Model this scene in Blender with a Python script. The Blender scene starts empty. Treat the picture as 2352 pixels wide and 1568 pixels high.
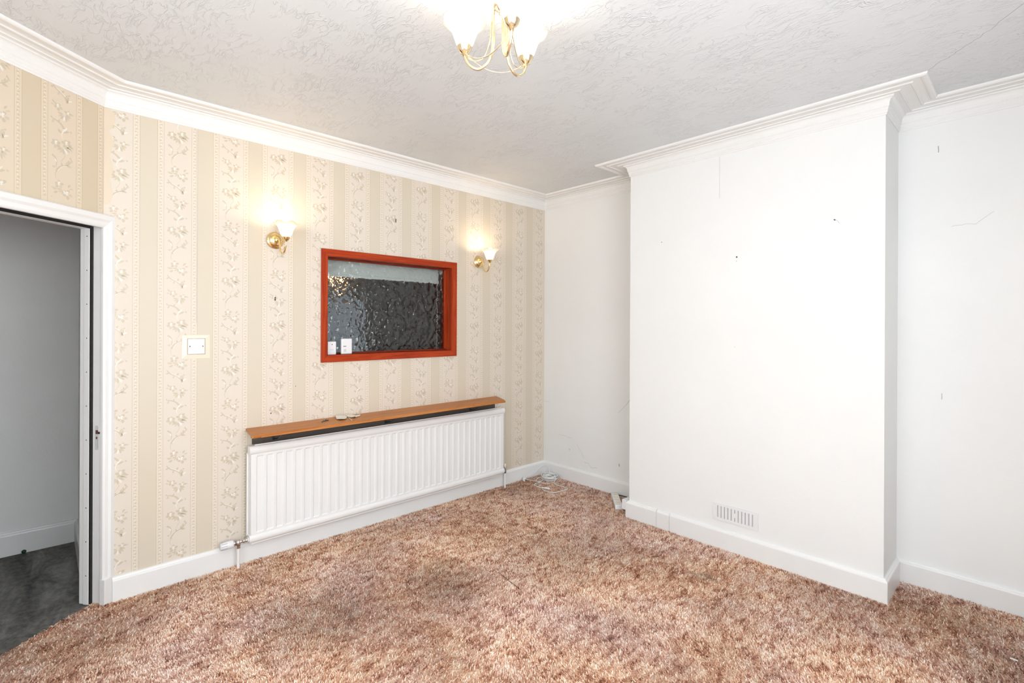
import bpy, bmesh, math, random
import numpy as np
from mathutils import Vector, Matrix
random.seed(7)
S = bpy.context.scene
C = S.collection
PI = math.pi

# ------------------------------------------------------------------ camera
cam_d = bpy.data.cameras.new('camera')
cam = bpy.data.objects.new('camera', cam_d)
C.objects.link(cam)
cam_d.sensor_width = 36.0
cam_d.lens = 36.0 * 1139.68 / 2352.0
cam_d.shift_y = -39.5 / 2352.0
cam_d.clip_start = 0.02
cam.matrix_world = (Matrix.Translation((3.3167, -3.5791, 1.45)) @ Matrix.Rotation(0.81271, 4, 'Z')
                    @ Matrix.Rotation(PI / 2 - 0.00059, 4, 'X') @ Matrix.Rotation(0.00438, 4, 'Z'))
S.camera = cam

# ------------------------------------------------------------------ world, daylight, exposure
S.view_settings.view_transform = 'Standard'
S.view_settings.look = 'None'
S.view_settings.gamma = 1.0
S.view_settings.use_curve_mapping = False
S.view_settings.exposure = 0.32
S.cycles.use_adaptive_sampling = True
S.cycles.adaptive_threshold = 0.05
S.cycles.adaptive_min_samples = 16
S.cycles.max_bounces = 7
S.cycles.glossy_bounces = 3
S.cycles.use_light_tree = False
S.cycles.caustics_reflective = False
w = bpy.data.worlds.new('sky')
S.world = w
w.use_nodes = True
bg = w.node_tree.nodes['Background']
bg.inputs[0].default_value = (0.80, 0.90, 1.0, 1)
bg.inputs[1].default_value = 0.16


def area(name, loc, rot, sx, sy, power, col):
    l = bpy.data.lights.new(name, 'AREA')
    l.shape = 'RECTANGLE'
    l.size, l.size_y, l.energy, l.color = sx, sy, power, col
    o = bpy.data.objects.new(name, l)
    C.objects.link(o)
    o.location, o.rotation_euler = loc, rot
    return o


# daylight entering through the big window of the back wall
DAY = (0.915, 0.965, 1.01)
area('daylight_window', (2.85, -4.73, 1.6), (PI / 2, 0, 0), 1.9, 1.75, 58, DAY)
# added fill through an unseen window put into the right hand wall
area('added_side_light', (4.13, -3.0, 1.6), (PI / 2, 0, PI / 2), 1.9, 1.75, 76, DAY)

# ------------------------------------------------------------------ dimensions
ZT, ZC = 2.656, 2.562
B0, B1, BD = 1.205, 2.768, 0.350
YD = -3.35                      # corner between wallpaper wall and door wall
DX, DY = 0.625, -0.7807         # direction of the door wall
YB, XR = -4.6, 4.0              # back wall, right hand wall
SE = (YB - YD) / DY             # length of the door wall
PE = (DX * SE, YB)
BH, BT = 0.119, 0.02
FZ = -0.008                     # carpet backing level


# ------------------------------------------------------------------ materials
def mat(name, col, rough=0.5, metal=0.0, spec=0.5):
    m = bpy.data.materials.new(name)
    m.use_nodes = True
    b = m.node_tree.nodes['Principled BSDF']
    b.inputs['Base Color'].default_value = (*col, 1)
    b.inputs['Roughness'].default_value = rough
    b.inputs['Metallic'].default_value = metal
    b.inputs['Specular IOR Level'].default_value = spec
    return m


def srgb(r, g, b):
    f = lambda c: (c / 255 / 12.92) if c / 255 <= 0.04045 else ((c / 255 + 0.055) / 1.055) ** 2.4
    return (f(r), f(g), f(b))


class NT:
    def __init__(s, m):
        s.t = m.node_tree
        s.b = s.t.nodes['Principled BSDF']

    def n(s, typ, **kw):
        nd = s.t.nodes.new(typ)
        for k, v in kw.items():
            setattr(nd, k, v)
        return nd

    def l(s, a, b):
        s.t.links.new(a, b)

    def math(s, op, a, b=None, c=None):
        nd = s.n('ShaderNodeMath', operation=op)
        for i, v in enumerate((a, b, c)):
            if v is None:
                continue
            if isinstance(v, (int, float)):
                nd.inputs[i].default_value = v
            else:
                s.l(v, nd.inputs[i])
        return nd.outputs[0]

    def noise(s, vec, scale, detail=3, rough=0.5, dist=0.0):
        nd = s.n('ShaderNodeTexNoise')
        nd.inputs['Scale'].default_value = scale
        nd.inputs['Detail'].default_value = detail
        nd.inputs['Roughness'].default_value = rough
        nd.inputs['Distortion'].default_value = dist
        if vec is not None:
            s.l(vec, nd.inputs['Vector'])
        return nd.outputs['Fac']

    def coords(s, which='Object'):
        return s.n('ShaderNodeTexCoord').outputs[which]

    def mapping(s, vec, scale=(1, 1, 1), rot=(0, 0, 0), loc=(0, 0, 0)):
        nd = s.n('ShaderNodeMapping')
        nd.inputs['Scale'].default_value = scale
        nd.inputs['Rotation'].default_value = rot
        nd.inputs['Location'].default_value = loc
        s.l(vec, nd.inputs['Vector'])
        return nd.outputs[0]

    def ramp(s, fac, stops, interp='LINEAR'):
        nd = s.n('ShaderNodeValToRGB')
        cr = nd.color_ramp
        cr.interpolation = interp
        while len(cr.elements) < len(stops):
            cr.elements.new(0.5)
        for e, (p, c) in zip(cr.elements, stops):
            e.position = p
            e.color = (*c, 1)
        s.l(fac, nd.inputs[0])
        return nd.outputs[0]

    def mix(s, fac, a, b, typ='MIX'):
        nd = s.n('ShaderNodeMix', data_type='RGBA', blend_type=typ)
        for sock, v in ((nd.inputs[0], fac), (nd.inputs[6], a), (nd.inputs[7], b)):
            if isinstance(v, (int, float)):
                sock.default_value = v
            elif isinstance(v, tuple):
                sock.default_value = (*v, 1)
            else:
                s.l(v, sock)
        return nd.outputs[2]

    def bump(s, h, strength=0.3, dist=0.01):
        nd = s.n('ShaderNodeBump')
        nd.inputs['Strength'].default_value = strength
        nd.inputs['Distance'].default_value = dist
        s.l(h, nd.inputs['Height'])
        s.l(nd.outputs[0], s.b.inputs['Normal'])

    def col(s, c):
        s.l(c, s.b.inputs['Base Color'])


def paint(name, col, rough=0.45, var=0.03, bump=0.05, spec=0.4, scale=6):
    m = mat(name, col, rough, 0, spec)
    k = NT(m)
    co = k.coords()
    n1 = k.noise(co, scale * 0.25, 4, 0.6)
    dark = tuple(c * (1 - var * 2) for c in col)
    lite = tuple(min(1, c * (1 + var)) for c in col)
    k.col(k.ramp(n1, [(0.3, dark), (0.7, lite)]))
    if bump:
        k.bump(k.noise(co, scale * 12, 5, 0.65), bump, 0.006)
    return m


M = {}
M['wall'] = paint('white_emulsion', (0.865, 0.87, 0.86), 0.6, 0.015, 0.10, 0.3, 4)
M['trim'] = paint('white_gloss', (0.86, 0.86, 0.85), 0.30, 0.02, 0.04, 0.5, 5)
M['cornice'] = paint('cornice_white', (0.86, 0.86, 0.85), 0.55, 0.02, 0.05, 0.3, 5)
M['hall_wall'] = paint('hall_emulsion', (0.86, 0.865, 0.85), 0.6, 0.03, 0.25, 0.3, 4)
M['radiator'] = paint('radiator_enamel', (0.86, 0.86, 0.85), 0.28, 0.01, 0.0, 0.5, 3)
M['plastic'] = mat('white_plastic', (0.84, 0.84, 0.85), 0.3)
M['cable'] = mat('white_cable', (0.84, 0.84, 0.84), 0.35)
M['cream'] = mat('cream_plastic', srgb(240, 228, 208), 0.25)
M['greymark'] = mat('grey_print', (0.45, 0.47, 0.50), 0.5)
M['palemark'] = mat('pale_print', (0.62, 0.64, 0.62), 0.5)
M['black'] = mat('black_rubber', (0.012, 0.012, 0.012), 0.6)
M['dark'] = mat('dark_gap', (0.03, 0.028, 0.026), 0.8)
M['crack'] = mat('crack_line', (0.46, 0.45, 0.43), 0.9)
M['rust'] = mat('rusty_steel', (0.13, 0.05, 0.03), 0.6)
M['brass'] = mat('polished_brass', (0.86, 0.66, 0.34), 0.10, 1.0)
M['pale_brass'] = mat('pale_brass', (0.88, 0.74, 0.50), 0.1, 1.0)
M['chrome'] = mat('chrome', (0.75, 0.75, 0.76), 0.12, 1.0)
M['steel'] = mat('dull_steel', (0.30, 0.30, 0.30), 0.35, 1.0)
M['iron'] = mat('black_iron', (0.05, 0.05, 0.05), 0.5, 0.3)
M['green'] = mat('green_scrap', (0.004, 0.05, 0.02), 0.3)
M['flake'] = mat('plaster_flake', (0.82, 0.80, 0.72), 0.7)
M['flue'] = mat('grille_shutter', (0.50, 0.50, 0.49), 0.6)


def wood(name, c0, c1, c2, rough, axis):
    m = mat(name, c1, rough, 0, 0.18)
    k = NT(m)
    sc = {'x': (1.2, 22, 22), 'y': (22, 1.2, 22), 'z': (22, 22, 1.2)}[axis]
    v = k.mapping(k.coords(), sc)
    n = k.noise(v, 2.2, 5, 0.65, 1.2)
    k.col(k.ramp(n, [(0.28, c0), (0.5, c1), (0.72, c2)]))
    k.bump(n, 0.06, 0.002)
    return m


mh = [(0.24, 0.020, 0.006), (0.40, 0.045, 0.010), (0.50, 0.075, 0.016)]
M['mahog_y'] = wood('mahogany_horizontal', *mh, 0.30, 'y')
M['mahog_z'] = wood('mahogany_upright', *mh, 0.30, 'z')
M['mahog_d'] = wood('mahogany_reveal', (0.12, 0.014, 0.006), (0.20, 0.025, 0.009), (0.28, 0.04, 0.012), 0.35, 'y')
M['pine'] = wood('orange_varnished_pine', (0.38, 0.125, 0.03), (0.52, 0.20, 0.055), (0.60, 0.26, 0.085), 0.42, 'y')
M['shelf_shadow'] = wood('shelf_shadow_dark', (0.09, 0.078, 0.068), (0.115, 0.10, 0.088), (0.14, 0.125, 0.11), 0.8, 'y')  # dark tone standing in for the shadow below the shelf
M['rawwood'] = wood('bare_wood_end', (0.40, 0.22, 0.08), (0.50, 0.29, 0.11), (0.58, 0.36, 0.16), 0.6, 'x')

T = 0.268                       # stripe repeat of the wallpaper


def wallpaper(name, s0, tint=(1, 1, 1)):
    m = mat(name, (0.8, 0.7, 0.6), 0.5, 0, 0.35)
    k = NT(m)
    co = k.coords()
    sep = k.n('ShaderNodeSeparateXYZ')
    k.l(co, sep.inputs[0])
    x = k.math('DIVIDE', k.math('SUBTRACT', sep.outputs[0], s0), T)
    f = k.math('SUBTRACT', x, k.math('ROUND', x))
    a = k.math('MULTIPLY', k.math('ABSOLUTE', f), T)
    af = k.math('MULTIPLY', a, 1 / 0.134)
    FL, LN, BO, PL = (.76, .685, .595), (.62, .535, .425), (.77, .69, .585), (.69, .62, .505)
    L2 = (.62, .55, .44)
    FL, LN, BO, PL, L2 = [tuple(a * b for a, b in zip(c, tint)) for c in (FL, LN, BO, PL, L2)]
    g = lambda d: d / 0.134
    c = k.ramp(af, [(0, FL), (g(0.0640), LN), (g(0.0660), BO), (g(0.0935), L2), (g(0.0965), PL)], 'CONSTANT')
    n = k.noise(co, 2.0, 4, 0.6)
    c2 = k.mix(k.ramp(n, [(0.35, (0, 0, 0)), (0.7, (1, 1, 1))]), c, k.mix(0.06, c, srgb(214, 190, 150)))
    k.col(c2)
    plain = k.math('GREATER_THAN', a, 0.0965)
    k.l(k.math('SUBTRACT', 0.56, k.math('MULTIPLY', plain, 0.12)), k.b.inputs['Roughness'])
    weave = k.noise(k.mapping(co, (400, 1, 60)), 1.0, 2)
    edge = k.ramp(af, [(0, (.5, .5, .5)), (g(.0638), (.5, .5, .5)), (g(.065), (0, 0, 0)), (g(.067), (.8, .8, .8)), (g(.093), (.8, .8, .8)),
                       (g(.095), (0, 0, 0)), (g(.098), (.3, .3, .3))])
    hsum = k.math('ADD', k.math('MULTIPLY', weave, 0.25), edge)
    k.bump(hsum, 0.25, 0.0008)
    return m


S0L, S0D = 1.955, 0.207
M['paper_left'] = wallpaper('striped_wallpaper_left', S0L)
M['paper_door'] = wallpaper('striped_wallpaper_door', S0D, (.99, .945, .87))  # same paper, multiplied slightly darker and tanner
M['leaf'] = mat('print_tan', (.62, .54, .42), 0.4)
M['leaf2'] = mat('print_gold', (.65, .57, .44), 0.4)
M['leaf3'] = mat('print_white', (.84, .80, .73), 0.35)


def mk_ceiling():
    m = mat('embossed_ceiling_paper', (0.80, 0.80, 0.79), 0.55, 0, 0.3)
    k = NT(m)
    co = k.coords()
    warp = k.n('ShaderNodeTexNoise')
    warp.inputs['Scale'].default_value = 5.0
    k.l(co, warp.inputs['Vector'])
    v = k.n('ShaderNodeVectorMath', operation='MULTIPLY_ADD')
    k.l(warp.outputs['Color'], v.inputs[0])
    v.inputs[1].default_value = (0.10, 0.10, 0)
    k.l(co, v.inputs[2])

    def ridge(rot, sc, seed):
        n = k.noise(k.mapping(v.outputs[0], sc, (0, 0, rot), (seed, seed * 2, 0)), 1.0, 3.0, 0.55, 0.6)
        r = k.math('SUBTRACT', 1.0, k.math('MULTIPLY', k.math('ABSOLUTE', k.math('SUBTRACT', n, 0.5)), 36.0))
        return k.math('MAXIMUM', r, 0.0)
    r1 = ridge(0.9, (9, 30, 1), 3.1)
    r2 = ridge(0.3, (10, 28, 1), 7.7)
    msk = k.ramp(k.noise(co, 7.0, 2), [(0.44, (0, 0, 0)), (0.58, (1, 1, 1))])
    msk2 = k.ramp(k.noise(k.mapping(co, loc=(5, 3, 1)), 6.5, 2), [(0.44, (0, 0, 0)), (0.58, (1, 1, 1))])
    h = k.math('ADD', k.math('MULTIPLY', r1, msk), k.math('MULTIPLY', r2, msk2))
    k.bump(h, 0.62, 0.003)
    n = k.noise(co, 0.7, 3)
    k.col(k.ramp(n, [(0.3, (0.715, 0.745, 0.765)), (0.7, (0.745, 0.775, 0.795))]))
    return m


M['ceiling'] = mk_ceiling()


STAINS = [(2.03, -.82, .055, .5), (1.33, -.98, .34, .17), (1.25, -1.36, .40, .18), (.86, -2.62, .34, .40), (1.02, -1.95, .3, .3), (3.3, -.66, .3, .3)]


def mk_carpet(name, tuft):
    m = mat(name, (0.4, 0.25, 0.18), 0.95, 0, 0.1)
    k = NT(m)
    co = k.coords()
    big = k.noise(co, 1.1, 3, 0.55)
    mid = k.noise(co, 11.0, 4, 0.6, 0.4)
    fine = k.noise(co, 48.0, 3, 0.6, 0.5)
    if tuft:
        at = k.n('ShaderNodeAttribute', attribute_name='rnd')
        rnd = at.outputs['Fac']
    else:
        rnd = k.noise(co, 160.0, 2)
    streak = k.noise(k.mapping(co, (34, 11, 1), (0, 0, 0.55)), 1.0, 3, 0.6, 0.6)
    t = k.math('ADD', k.math('MULTIPLY', rnd, 0.40), k.math('ADD', k.math('MULTIPLY', mid, 0.55), k.math('MULTIPLY', streak, 0.85)))
    t = k.math('SUBTRACT', k.math('ADD', t, k.math('MULTIPLY', fine, 0.45)), 0.60)
    t = k.math('ADD', k.math('MULTIPLY', k.math('SUBTRACT', t, 0.5), 1.3), 0.51)
    warm = k.ramp(t, [(0.10, srgb(112, 70, 54)), (0.28, srgb(176, 118, 90)), (0.46, srgb(224, 178, 148)),
                      (0.64, srgb(242, 210, 182)), (0.85, srgb(252, 234, 214))])
    cool = k.ramp(t, [(0.10, srgb(108, 72, 66)), (0.28, srgb(172, 124, 110)), (0.46, srgb(218, 180, 164)),
                      (0.64, srgb(236, 208, 194)), (0.85, srgb(248, 232, 222))])
    hue = k.ramp(k.noise(k.mapping(co, loc=(9, 4, 0)), 1.6, 3, 0.6), [(0.32, (0, 0, 0)), (0.56, (1, 1, 1))])
    c = k.mix(hue, cool, warm)
    # old dirt of the walked-on middle
    dirt = k.ramp(big, [(0.44, (0, 0, 0)), (0.66, (1, 1, 1))])
    c = k.mix(k.math('MULTIPLY', dirt, 0.32), c, srgb(156, 120, 104))
    jit = k.n('ShaderNodeTexNoise')
    jit.inputs['Scale'].default_value = 9.0
    k.l(co, jit.inputs['Vector'])
    jv = k.n('ShaderNodeVectorMath', operation='MULTIPLY_ADD')
    k.l(jit.outputs['Color'], jv.inputs[0])
    jv.inputs[1].default_value = (.35, .35, 0)
    k.l(co, jv.inputs[2])
    for (sx_, sy_, sr_, sa_) in STAINS:
        dn = k.n('ShaderNodeVectorMath', operation='DISTANCE')
        k.l(jv.outputs[0], dn.inputs[0])
        dn.inputs[1].default_value = (sx_ + .175, sy_ + .175, 0)
        ff = k.ramp(k.math('DIVIDE', dn.outputs['Value'], sr_), [(0.35, (1, 1, 1)), (1.0, (0, 0, 0))])
        c = k.mix(k.math('MULTIPLY', ff, sa_), c, srgb(112, 88, 78))
    k.col(c)
    if not tuft:
        k.bump(fine, 0.8, 0.006)
    return m


M['pile'] = mk_carpet('carpet_yarn', True)
M['backing'] = mk_carpet('carpet_backing', False)


def mk_concrete():
    m = mat('stained_grey_hall_floor', (0.1, 0.1, 0.095), 0.85, 0, 0.2)
    k = NT(m)
    co = k.coords()
    n = k.noise(k.mapping(co, (1, 3.2, 1), (0, 0, 0.9)), 2.0, 6, 0.65, 0.8)
    f = k.noise(co, 30, 4, 0.7)
    c = k.ramp(n, [(0.32, (0.04, 0.038, 0.034)), (0.5, (0.15, 0.142, 0.13)), (0.68, (0.34, 0.33, 0.31))])
    k.col(k.mix(0.25, c, k.ramp(f, [(0.35, (0.04, 0.04, 0.035)), (0.65, (0.36, 0.35, 0.33))])))
    k.bump(f, 0.4, 0.006)
    return m


M['hall_floor'] = mk_concrete()


def mk_glass(name, bumpy):
    m = bpy.data.materials.new(name)
    m.use_nodes = True
    k = NT(m)
    k.b.inputs['Base Color'].default_value = (0.86, 0.9, 0.9, 1)
    k.b.inputs['Transmission Weight'].default_value = 1.0
    k.b.inputs['Roughness'].default_value = 0.03
    k.b.inputs['IOR'].default_value = 1.5
    if bumpy:
        co = k.coords()
        wv = k.n('ShaderNodeTexNoise')
        wv.inputs['Scale'].default_value = 14.0
        k.l(co, wv.inputs['Vector'])
        v = k.n('ShaderNodeVectorMath', operation='MULTIPLY_ADD')
        k.l(wv.outputs['Color'], v.inputs[0])
        v.inputs[1].default_value = (0.05, 0.05, 0.05)
        k.l(co, v.inputs[2])
        vo = k.n('ShaderNodeTexVoronoi', feature='SMOOTH_F1')
        vo.inputs['Scale'].default_value = 30.0
        k.l(v.outputs[0], vo.inputs['Vector'])
        k.bump(vo.outputs['Distance'], 0.9, 0.012)
    return m


M['obscure'] = mk_glass('crinkle_obscure_glass', True)


def mk_clear():
    m = bpy.data.materials.new('clear_window_glass')
    m.use_nodes = True
    t = m.node_tree
    t.nodes.clear()
    o = t.nodes.new('ShaderNodeOutputMaterial')
    mx = t.nodes.new('ShaderNodeMixShader')
    tr = t.nodes.new('ShaderNodeBsdfTransparent')
    gl = t.nodes.new('ShaderNodeBsdfGlossy')
    gl.inputs['Roughness'].default_value = 0.02
    mx.inputs[0].default_value = 0.05
    t.links.new(tr.outputs[0], mx.inputs[1])
    t.links.new(gl.outputs[0], mx.inputs[2])
    t.links.new(mx.outputs[0], o.inputs[0])
    return m


M['clear'] = mk_clear()


def mk_opal(name, fac, bc):
    m = bpy.data.materials.new(name)
    m.use_nodes = True
    t = m.node_tree
    b = t.nodes['Principled BSDF']
    b.inputs['Base Color'].default_value = (*bc, 1)
    b.inputs['Roughness'].default_value = 0.35
    tl = t.nodes.new('ShaderNodeBsdfTranslucent')
    tl.inputs[0].default_value = (0.92, 0.78, 0.60, 1)
    mx = t.nodes.new('ShaderNodeMixShader')
    mx.inputs[0].default_value = fac
    o = t.nodes['Material Output']
    t.links.new(b.outputs[0], mx.inputs[1])
    t.links.new(tl.outputs[0], mx.inputs[2])
    t.links.new(mx.outputs[0], o.inputs[0])
    return m


M['opal'] = mk_opal('frosted_peach_glass', 0.10, (0.74, 0.66, 0.56))
M['opal_big'] = mk_opal('frosted_opal_glass', 0.30, (0.75, 0.71, 0.64))


def emit(name, col, s):
    m = bpy.data.materials.new(name)
    m.use_nodes = True
    b = m.node_tree.nodes['Principled BSDF']
    b.inputs['Base Color'].default_value = (0.9, 0.9, 0.9, 1)
    b.inputs['Emission Color'].default_value = (*col, 1)
    b.inputs['Emission Strength'].default_value = s
    return m


M['bulb'] = emit('lit_bulb', (1.0, 0.80, 0.54), 52)
M['kbulb'] = emit('glint_bulb', (1.0, 0.55, 0.25), 5)  # glow of the added kitchen lamp
M['bulb_big'] = emit('lit_chandelier_bulb', (1.0, 0.93, 0.80), 46)


# ------------------------------------------------------------------ mesh helpers
class MB:
    def __init__(s):
        s.v, s.f, s.m, s.sm = [], [], [], []

    def add(s, vs, fs, mi=0, smooth=False):
        o = len(s.v)
        s.v += [tuple(p) for p in vs]
        for f in fs:
            s.f.append([i + o for i in f])
            s.m.append(mi)
            s.sm.append(smooth)
        return s

    def box(s, x0, x1, y0, y1, z0, z1, mi=0):
        x0, x1 = sorted((x0, x1)); y0, y1 = sorted((y0, y1)); z0, z1 = sorted((z0, z1))
        vs = [(x0, y0, z0), (x1, y0, z0), (x1, y1, z0), (x0, y1, z0), (x0, y0, z1), (x1, y0, z1), (x1, y1, z1), (x0, y1, z1)]
        fs = [(0, 3, 2, 1), (4, 5, 6, 7), (0, 1, 5, 4), (1, 2, 6, 5), (2, 3, 7, 6), (3, 0, 4, 7)]
        return s.add(vs, fs, mi)

    def hexa(s, b, t, mi=0):
        """bottom quad b and top quad t (4 points each)"""
        fs = [(0, 3, 2, 1), (4, 5, 6, 7), (0, 1, 5, 4), (1, 2, 6, 5), (2, 3, 7, 6), (3, 0, 4, 7)]
        return s.add(list(b) + list(t), fs, mi)

    def loft(s, rings, mi=0, closed=True, caps=True, smooth=False):
        n = len(rings[0])
        vs = [p for r in rings for p in r]
        fs = []
        for i in range(len(rings) - 1):
            for j in range(n if closed else n - 1):
                a, b = i * n + j, i * n + (j + 1) % n
                fs.append((a, b, b + n, a + n))
        s.add(vs, fs, mi, smooth)
        if caps and closed:
            s.add(rings[0], [tuple(range(n))[::-1]], mi)
            s.add(rings[-1], [tuple(range(n))], mi)
        return s

    def lathe(s, prof, center=(0, 0, 0), axis='z', n=24, mi=0, smooth=True, wave=None):
        rings = []
        cx, cy, cz = center
        for k, (r, h) in enumerate(prof):
            ring = []
            for j in range(n):
                a = 2 * PI * j / n
                rr, hh = r, h
                if wave:
                    rr, hh = wave(k / (len(prof) - 1), a, r, h)
                c_, s_ = rr * math.cos(a), rr * math.sin(a)
                ring.append({'z': (cx + c_, cy + s_, cz + hh), 'x': (cx + hh, cy + c_, cz + s_), 'y': (cx + s_, cy + hh, cz + c_)}[axis])
            rings.append(ring)
        return s.loft(rings, mi, True, False, smooth)

    def tube(s, path, r, n=8, mi=0, caps=True):
        P = [Vector(p) for p in path]
        rr = r if isinstance(r, (list, tuple)) else [r] * len(P)
        rings = []
        up = None
        for i, p in enumerate(P):
            d = (P[min(i + 1, len(P) - 1)] - P[max(i - 1, 0)]).normalized()
            if up is None:
                a = Vector((0, 0, 1)) if abs(d.z) < 0.9 else Vector((1, 0, 0))
                up = (a - d * a.dot(d)).normalized()
            else:
                up = (up - d * up.dot(d))
                up = up.normalized() if up.length > 1e-6 else Vector((0, 0, 1))
            sd = d.cross(up)
            rings.append([tuple(p + (up * math.cos(2 * PI * j / n) + sd * math.sin(2 * PI * j / n)) * rr[i]) for j in range(n)])
        return s.loft(rings, mi, True, caps, True)

    def sphere(s, c, r, n=12, mi=0, sz=1.0):
        prof = [(max(1e-4, r * math.sin(PI * i / n)), -r * sz * math.cos(PI * i / n)) for i in range(n + 1)]
        return s.lathe(prof, c, 'z', n * 2 if n < 10 else 20, mi)

    def build(s, name, mats, parent=None, org=(0, 0, 0), bevel=0.0, weld=False):
        me = bpy.data.meshes.new(name)
        me.from_pydata([(p[0] - org[0], p[1] - org[1], p[2] - org[2]) for p in s.v], [], s.f)
        if not isinstance(mats, (list, tuple)):
            mats = [mats]
        for m in mats:
            me.materials.append(m)
        me.polygons.foreach_set('material_index', s.m)
        me.polygons.foreach_set('use_smooth', s.sm)
        me.update()
        o = bpy.data.objects.new(name, me)
        C.objects.link(o)
        if parent is not None:
            o.parent = parent
        if bevel:
            b = o.modifiers.new('bevel', 'BEVEL')
            b.width, b.segments, b.limit_method = bevel, 2, 'ANGLE'
        return o


def spline(pts, k=6):
    P = [Vector(p) for p in pts]
    out = []
    for i in range(len(P) - 1):
        p0, p1, p2, p3 = P[max(i - 1, 0)], P[i], P[i + 1], P[min(i + 2, len(P) - 1)]
        for j in range(k):
            t = j / k
            out.append(0.5 * (2 * p1 + (p2 - p0) * t + (2 * p0 - 5 * p1 + 4 * p2 - p3) * t * t + (3 * p1 - p0 - 3 * p2 + p3) * t ** 3))
    out.append(P[-1])
    return out


def tag(o, label, cat, group=None, kind=None):
    o['label'], o['category'] = label, cat
    if group:
        o['group'] = group
    if kind:
        o['kind'] = kind
    return o


def empty(name, loc, rz=0.0):
    o = bpy.data.objects.new(name, None)
    C.objects.link(o)
    o.location = loc
    o.rotation_euler = (0, 0, rz)
    o.empty_display_size = 0.05
    return o


def struct(o, label, cat):
    return tag(o, label, cat, None, 'structure')


def copy_tree(o, parent=None):
    c = o.copy()
    C.objects.link(c)
    c.parent = parent
    for ch in list(o.children):
        copy_tree(ch, c)
    return c


ANG_D = math.atan2(DY, DX)


def door_pt(s, o, z=0.0):
    return (DX * s - DY * o, YD + DY * s + DX * o, z)


# ------------------------------------------------------------------ room shell
poly = [PE, (0, YD), (0, 0), (B0, 0), (B0, -BD), (B1, -BD), (B1, 0), (XR, 0), (XR, YB)]

mb = MB()
fp = [PE, door_pt(0.82, 0), door_pt(0.82, -0.057), door_pt(-0.03, -0.057), (-0.01, YD + .02), (-0.01, 0.01), (B0 + .05, 0.01), (XR + .02, 0.01), (XR + .02, YB - .02)]
top = [(p[0], p[1], FZ) for p in fp]
bot = [(p[0], p[1], FZ - 0.04) for p in fp]
n = len(fp)
mb.add(top + bot, [tuple(range(n))[::-1], tuple(range(n, 2 * n))] + [(i, (i + 1) % n, n + (i + 1) % n, n + i) for i in range(n)])
floor = struct(mb.build('floor', M['backing']), 'pinkish brown mottled carpet backing of the room floor', 'floor')

mb = MB().box(-2.6, XR + .15, -6.2, 0.15, ZT, ZT + 0.06)
ceiling = struct(mb.build('ceiling', M['ceiling']), 'off-white ceiling papered with a crinkled embossed pattern', 'ceiling')


def wall_with_hole(lo, hi, hole, thick, z0=-0.05, z1=ZT):
    """in a local frame: X along the wall, Y out of the wall (room side 0), hole = (s0,s1,z0,z1)"""
    m = MB()
    a, b, c, d = hole
    if a > lo:
        m.box(lo, a, -thick, 0, z0, z1)
    if b < hi:
        m.box(b, hi, -thick, 0, z0, z1)
    if c > z0:
        m.box(a, b, -thick, 0, z0, c)
    if d < z1:
        m.box(a, b, -thick, 0, d, z1)
    return m


# wallpaper wall: local X = -y
WIN = (1.112, 2.195, 1.210, 1.930)
wl = wall_with_hole(0.0, -YD, WIN, 0.12).build('wall_left', M['paper_left'])
wl.rotation_euler = (0, 0, -PI / 2)
struct(wl, 'long wall in cream striped floral wallpaper with serving window and radiator', 'wall')
# door wall
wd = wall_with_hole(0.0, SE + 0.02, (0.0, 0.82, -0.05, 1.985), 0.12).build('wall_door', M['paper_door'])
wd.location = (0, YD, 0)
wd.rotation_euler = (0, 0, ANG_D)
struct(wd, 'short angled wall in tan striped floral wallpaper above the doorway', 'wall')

wr = struct(MB().box(-0.12, XR + .15, 0, 0.15, -0.05, ZT).build('wall_right', M['wall']),
            'white painted alcove wall behind and either side of the chimney breast', 'wall')
wb_ = struct(MB().box(B0, B1, -BD, 0.0, -0.05, ZT).build('wall_chimney_breast', M['wall']),
             'white painted chimney breast projecting from the alcove wall', 'wall')
m = MB()
for a in ((YB - .15, -4.0, -0.05, ZT), (-2.0, 0.0, -0.05, ZT), (-4.0, -2.0, -0.05, 0.7), (-4.0, -2.0, 2.5, ZT)):
    m.box(XR, XR + .15, a[0], a[1], a[2], a[3])
ws = struct(m.build('wall_side', M['wall']),
            'white wall with an added tall window at the right end of the room', 'wall')
m = MB()
for a in ((PE[0] - .12, 1.85, -0.05, ZT), (3.85, XR, -0.05, ZT), (1.85, 3.85, -0.05, 0.7), (1.85, 3.85, 2.5, ZT)):
    m.box(a[0], a[1], YB - .15, YB, a[2], a[3])
wk = struct(m.build('wall_back', M['wall']), 'white wall with the large daylight window behind the viewer', 'wall')

# tall window in the back wall, another added in the right hand wall
def big_window(name, loc, rz, label, half):
    e = empty(name, loc, rz)
    struct(e, label, 'window')
    h0, h1 = 0.0, 1.8
    for x0, x1, z0, z1 in ((-half, -half + .06, h0, h1), (half - .06, half, h0, h1), (-half + .06, half - .06, h0, h0 + .06), (-half + .06, half - .06, h1 - .06, h1)):
        MB().box(x0, x1, -.03, .03, z0, z1).build('frame_bar', M['trim'], e)
    w3 = (2 * half - .12 - .10) / 3
    x = -half + .06
    for i in range(3):
        MB().box(x, x + w3, -.003, .003, h0 + .06, h1 - .06).build('pane', M['clear'], e)
        if i < 2:
            MB().box(x + w3, x + w3 + .05, -.03, .03, h0 + .06, h1 - .06).build('mullion', M['trim'], e)
        x += w3 + .05
    MB().box(-half - .05, half + .05, .03, .16, -.03, 0).build('sill', M['trim'], e)


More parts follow.
